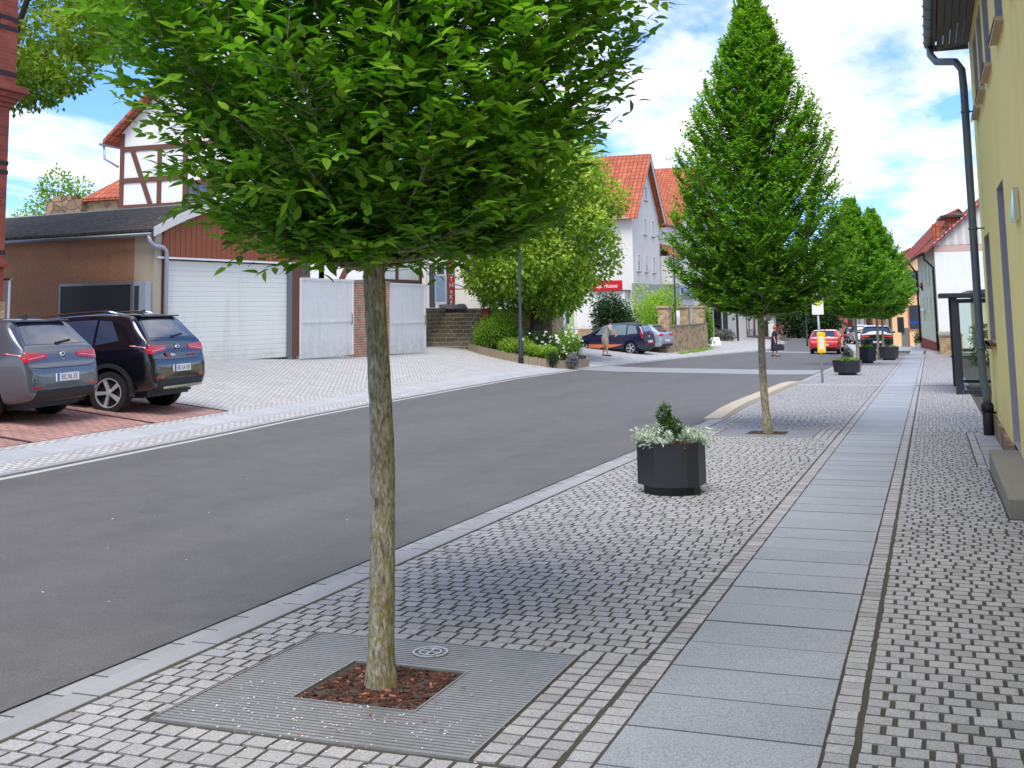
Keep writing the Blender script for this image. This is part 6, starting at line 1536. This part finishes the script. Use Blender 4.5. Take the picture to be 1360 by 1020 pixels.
def world():
    w=bpy.data.worlds.new('World'); SC.world=w; w.use_nodes=True; nt=w.node_tree; nt.nodes.clear()
    sky=nt.nodes.new('ShaderNodeTexSky'); sky.sky_type='NISHITA'; sky.sun_disc=False
    sky.sun_elevation=SUN_EL; sky.sun_rotation=SUN_ROT; sky.air_density=1.0; sky.dust_density=.6; sky.ozone_density=1.5
    tc=nt.nodes.new('ShaderNodeTexCoord'); sp=nt.nodes.new('ShaderNodeSeparateXYZ'); nt.links.new(tc.outputs['Generated'],sp.inputs[0])
    zc=math_(nt,'ADD',math_(nt,'MAXIMUM',sp.outputs['Z'],0.0),.12)
    cx=nt.nodes.new('ShaderNodeCombineXYZ'); nt.links.new(math_(nt,'DIVIDE',sp.outputs['X'],zc),cx.inputs[0]); nt.links.new(math_(nt,'DIVIDE',sp.outputs['Y'],zc),cx.inputs[1])
    mp=nt.nodes.new('ShaderNodeMapping'); mp.inputs['Location'].default_value=CLOUD_LOC; mp.inputs['Rotation'].default_value=(0,0,.5); mp.inputs['Scale'].default_value=(1.0,.62,1); nt.links.new(cx.outputs[0],mp.inputs[0])
    n1=noise(nt,mp.outputs[0],.9,10,.55,.25); n2=noise(nt,mp.outputs[0],3.2,8,.6,.1)
    d=math_(nt,'ADD',math_(nt,'MULTIPLY',n1,.8),math_(nt,'MULTIPLY',n2,.2))
    f=ramp(nt,d,[(CLOUD_T,(0,0,0)),(CLOUD_T+.045,(.55,.55,.55)),(CLOUD_T+.11,(1,1,1))])
    dens=ramp(nt,n2,[(.34,(.62,.69,.80)),(.60,(1,1,1))])
    cl=mixc(nt,1.0,(CLOUD_B,CLOUD_B*.975,CLOUD_B*.93),dens,'MULTIPLY')
    skc=mixc(nt,1.0,sky.outputs[0],SKY_TINT,'MULTIPLY')
    c=mixc(nt,f,skc,cl)
    bg=nt.nodes.new('ShaderNodeBackground'); bg.inputs['Strength'].default_value=SKY_STR; nt.links.new(c,bg.inputs['Color'])
    out=nt.nodes.new('ShaderNodeOutputWorld'); nt.links.new(bg.outputs[0],out.inputs[0])
    l=bpy.data.lights.new('sun','SUN'); l.energy=SUN_E; l.angle=rad(SUN_ANG); l.color=(1,.94,.84)
    o=bpy.data.objects.new('sun',l); COL.objects.link(o)
    # direction to the sun
    az=SUN_AZ; v=Vector((math.sin(az)*math.cos(SUN_EL),math.cos(az)*math.cos(SUN_EL),math.sin(SUN_EL)))
    o.rotation_euler=v.to_track_quat('Z','Y').to_euler()
def camera():
    f,yaw,pitch,roll,cy=1508.2,.348,.1201,-.0166,230.05
    c=bpy.data.cameras.new('camera'); c.sensor_fit='HORIZONTAL'; c.sensor_width=36; c.lens=f/1360*36
    c.shift_y=-(510-cy)/1360; c.clip_end=3000; c.clip_start=.05
    o=bpy.data.objects.new('camera',c); COL.objects.link(o)
    sy,cyw=math.sin(yaw),math.cos(yaw); fwd=Vector((-sy*math.cos(pitch),cyw*math.cos(pitch),math.sin(pitch)))
    right=Vector((cyw,sy,0)); up=right.cross(fwd)
    cr,sr=math.cos(roll),math.sin(roll); r2=right*cr+up*sr; u2=-right*sr+up*cr
    m=Matrix((( r2.x,u2.x,-fwd.x,0),(r2.y,u2.y,-fwd.y,0),(r2.z,u2.z,-fwd.z,EYE),(0,0,0,1)))
    o.matrix_world=m; SC.camera=o
SUN_EL=rad(58); SUN_AZ=rad(172); SUN_ROT=SUN_AZ
SUN_E=2.0; SUN_ANG=34; SKY_STR=.15; CLOUD_B=5.6; CLOUD_T=.470; CLOUD_LOC=(3.1,1.7,0); SKY_TINT=(.42,.62,.98)
setup_materials()
M['kerb_l']=mat('pale_gutter',(186,184,176),.85,.08,4,.2,80)
M['kerbplain']=mat('emblem_metal',(206,208,208),.4,.03,4,metal=.4)
M['sillw']=mat('sill_stone',(196,176,150),.8,.08,4)
M['soffit']=mat('soffit_boards',(92,90,88),.8,.12,3)
M['fallen']=mat('brown_leaf',(150,88,50),.8,.25,30)
M['sandw']=mat('sand_render',(212,190,150),.85,.06,2)
M['creamy']=mat('pale_yellow_render',(226,216,170),.85,.05,2)
M['pinkband']=mat('pink_render',(206,172,158),.85,.05,2)
M['boards']=mat('gable_boards',(222,214,206),.8,.04,2,tint=True)
M['redflower']=mat_leaf('geranium',(110,16,24),(170,24,34),(200,40,60),.2)
M['bluebush']=mat_leaf('blue_flowers',(50,64,150),(74,92,190),(110,110,190),.2)
M['dryleaf']=mat_leaf('dry_flowers',(90,46,28),(130,66,40),(160,96,60),.2)
M['beige2']=mat('sand_cloth',(190,170,140),.85,.08,10)
M['orangestripe']=mat('orange_vinyl',(226,120,70),.5,.1,6)
M['brickfar']=mat('far_brick',(168,138,118),.9,.15,1)
M['palisade']=mat('palisade_concrete',(150,134,112),.9,.18,5,.5,60,var2=.15)
M['zincpole']=mat('galvanised_pole',(166,174,178),.45,.06,4,metal=.4)
def clearglass():
    m,nt,b=new_mat('clear_glass'); nt.nodes.remove(b); tr=nt.nodes.new('ShaderNodeBsdfTransparent'); tr.inputs[0].default_value=(.9,.94,.93,1); gl=nt.nodes.new('ShaderNodeBsdfGlossy'); gl.inputs['Roughness'].default_value=.03
    fr=nt.nodes.new('ShaderNodeFresnel'); fr.inputs[0].default_value=1.35; mx=nt.nodes.new('ShaderNodeMixShader'); nt.links.new(fr.outputs[0],mx.inputs[0]); nt.links.new(tr.outputs[0],mx.inputs[1]); nt.links.new(gl.outputs[0],mx.inputs[2]); nt.links.new(mx.outputs[0],nt.nodes['Material Output'].inputs[0]); return m
M['clearglass']=clearglass()
grime(M['yellow'],-.1,.9,(150,140,104),.35,2.0); grime(M['roller'],.35,1.0,(168,160,140),.4); grime(M['gate'],.2,.9,(150,146,134),.5,3.0); grime(M['brownr'],-.2,1.6,(96,76,60),.6,1.2); grime(M['white'],-.5,1.5,(196,190,176),.4); grime(M['beiger'],0,1.5,(140,130,108),.5)
world(); camera()
make_ground(); make_grate(G1); make_grate(G2,False); litter()
yellow_house(); garage(); brick_building(); house_timbered(); gates(); terrace(); white_house_big(); far_left(); far_right()
# trees
P1=[(1.88,.15),(1.96,.55),(2.07,.80),(2.28,.98),(2.6,1.15),(3.0,1.32),(3.5,1.38),(4.1,1.28),(4.8,.95),(5.6,.5),(6.4,.08)]
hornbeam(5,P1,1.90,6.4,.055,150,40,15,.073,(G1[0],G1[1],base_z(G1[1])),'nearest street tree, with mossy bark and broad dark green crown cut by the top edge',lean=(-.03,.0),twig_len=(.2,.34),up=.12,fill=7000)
P2=[(1.70,.15),(1.9,.72),(2.15,1.14),(2.5,1.36),(3.0,1.48),(3.5,1.48),(4.1,1.30),(4.7,1.06),(5.3,.80),(5.9,.55),(6.5,.27),(6.95,.06)]
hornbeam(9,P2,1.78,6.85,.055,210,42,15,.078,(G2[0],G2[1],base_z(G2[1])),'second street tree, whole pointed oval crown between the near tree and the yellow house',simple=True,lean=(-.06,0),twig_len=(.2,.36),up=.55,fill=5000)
P3=[(1.9,.2),(2.1,1.0),(2.6,1.6),(3.2,1.85),(3.9,1.75),(4.7,1.35),(5.5,.9),(6.3,.42),(6.95,.04)]
t3,_=hornbeam(13,P3,1.9,6.9,.06,130,46,10,.13,(-2.94,50.2,base_z(50.2)),'third street tree, behind the wide planter, overlapping its darker neighbour',simple=True,up=.4,fill=2500)
copy_tree(t3,loc=(-2.45,58.5,base_z(58.5)),rz=1.9,label='fourth street tree, its thin trunk in front of the black sports utility car',scale=(1.02,1.02,1.05))
copy_tree(t3,loc=(-2.5,66.5,base_z(66.5)),rz=4.1,label='fifth street tree, hidden mostly behind the third and fourth crowns',scale=(1.0,1.0,1.03))
PL=[(2.2,1.3),(3.0,2.9),(4.2,3.9),(5.5,4.1),(6.8,3.6),(8.2,2.5),(9.4,1.2),(9.9,.4)]
broad_tree('lime_tree','yellow green flowering lime tree in the planting bed',(-15.35,44.9,T(-15.35,44.9)+.2),PL,80,1.25,60000,.19,M['lime'],M['bark2'],.27,2.3,17,mean=.52)
PB=[(6.9,1.6),(8,3.6),(9.5,4.5),(11,4.2),(13,2.5)]
root=broad_tree('tall_tree','tall yellowish green tree with drooping branches behind the brick building',(-22.3,22.4,.6),PB,80,.78,40000,.16,M['lime'],M['bark2'],.3,4.5,23,mean=.5)
broad_tree('back_tree','round green tree top showing over the garage roof',(-43.5,49,0),[(3,2.5),(5,3.2),(7,2.8),(9.0,1.0)],26,1.1,7000,.2,M['bush'],M['bark2'],.25,2.5,27,mean=.45)
for i,(x,y,h,w,l) in enumerate([(-9.6,128,6.5,2.4,'dark green tree between the far left houses and the bus stop sign'),(-17,160,7,3,'tree at the bend of the street, left one'),(-27,215,11,5,'tree at the bend of the street, right one')]):
    broad_tree('background_tree',l,(x-1.6 if i==0 else x,y,T(x,min(y,190))),[(.8,w*.6),(h*.35,w),(h*.7,w*.8),(h,w*.2)],26,w*.5,11000,.3,M['darkbush'],M['bark2'],.2,.8,50+i,group='trees at the end of the street',mean=.4)
# far wooded hill
q=MB(); R=random.Random(8); n=60
for i in range(n+1):
    a=-1.5+2.2*i/n; d=420; h=6+5*math.sin(i*.23)+R.uniform(0,2.5)
    for dd,hh in ((0,-8),(20,h*.8),(60,h),(150,-8)): q.v.append(((d+dd)*math.sin(a),(d+dd)*math.cos(a),hh-4))
for i in range(n):
    for j in range(3): q.f.append((i*4+j,i*4+j+1,(i+1)*4+j+1,(i+1)*4+j)); q.m.append(0); q.t.append(1)
structure(q.obj('hills',M['hill'],smooth=True))
bed(); stone_wall(); cabinets(); bus_stop()
lamp((-14.35,40.2,T(-14.35,40.2)),6.0,'tall grey lamp post standing in front of the planting bed')
lamp((-13.2,62.5,T(-13.2,62.5)),6.2,'thin grey lamp post rising in front of the white row house',.05)
lamp((-9.5,96,T(-9.5,96)),5.5,'small lamp post beyond the bus stop sign',.05)
shelter((.56,29.35,base_z(29.35)),0,1.5,3.9,2.28,'anthracite glass bus shelter on the right pavement next to the yellow house')
shelter((-15.0,89,T(-15,89)),0,-1.4,6.5,2.4,'dark framed bus shelter on the far left pavement')
planter((-2.52,11.5,base_z(11.5)),0,.66,.42,'dark curved planter overflowing with silvery foliage, nearest on the pavement','curved',3)
planter((-2.72,40.4,base_z(40.4)),.1,1.05,.40,'wide tapered planter with a small dark conifer beyond the bus stop pole','hex',4)
planter((-2.72,53.4,base_z(53.4)),.3,.9,.62,'dark planter at the foot of the fourth tree, left one of a pair','hex',6)
planter((-1.95,58.0,base_z(58)),.9,.95,.55,'dark planter full of grey foliage, right one of a pair','hex',7)
planter((-4.2,86,base_z(86)),.9,.9,.5,'distant planter with a round bush near the white van-like car','hex',8)
cars(); people()
SC.view_settings.view_transform='Standard'; SC.view_settings.look='None'; SC.view_settings.exposure=.86; SC.view_settings.gamma=1
SC.cycles.max_bounces=6; SC.cycles.transparent_max_bounces=8; SC.cycles.use_denoising=True
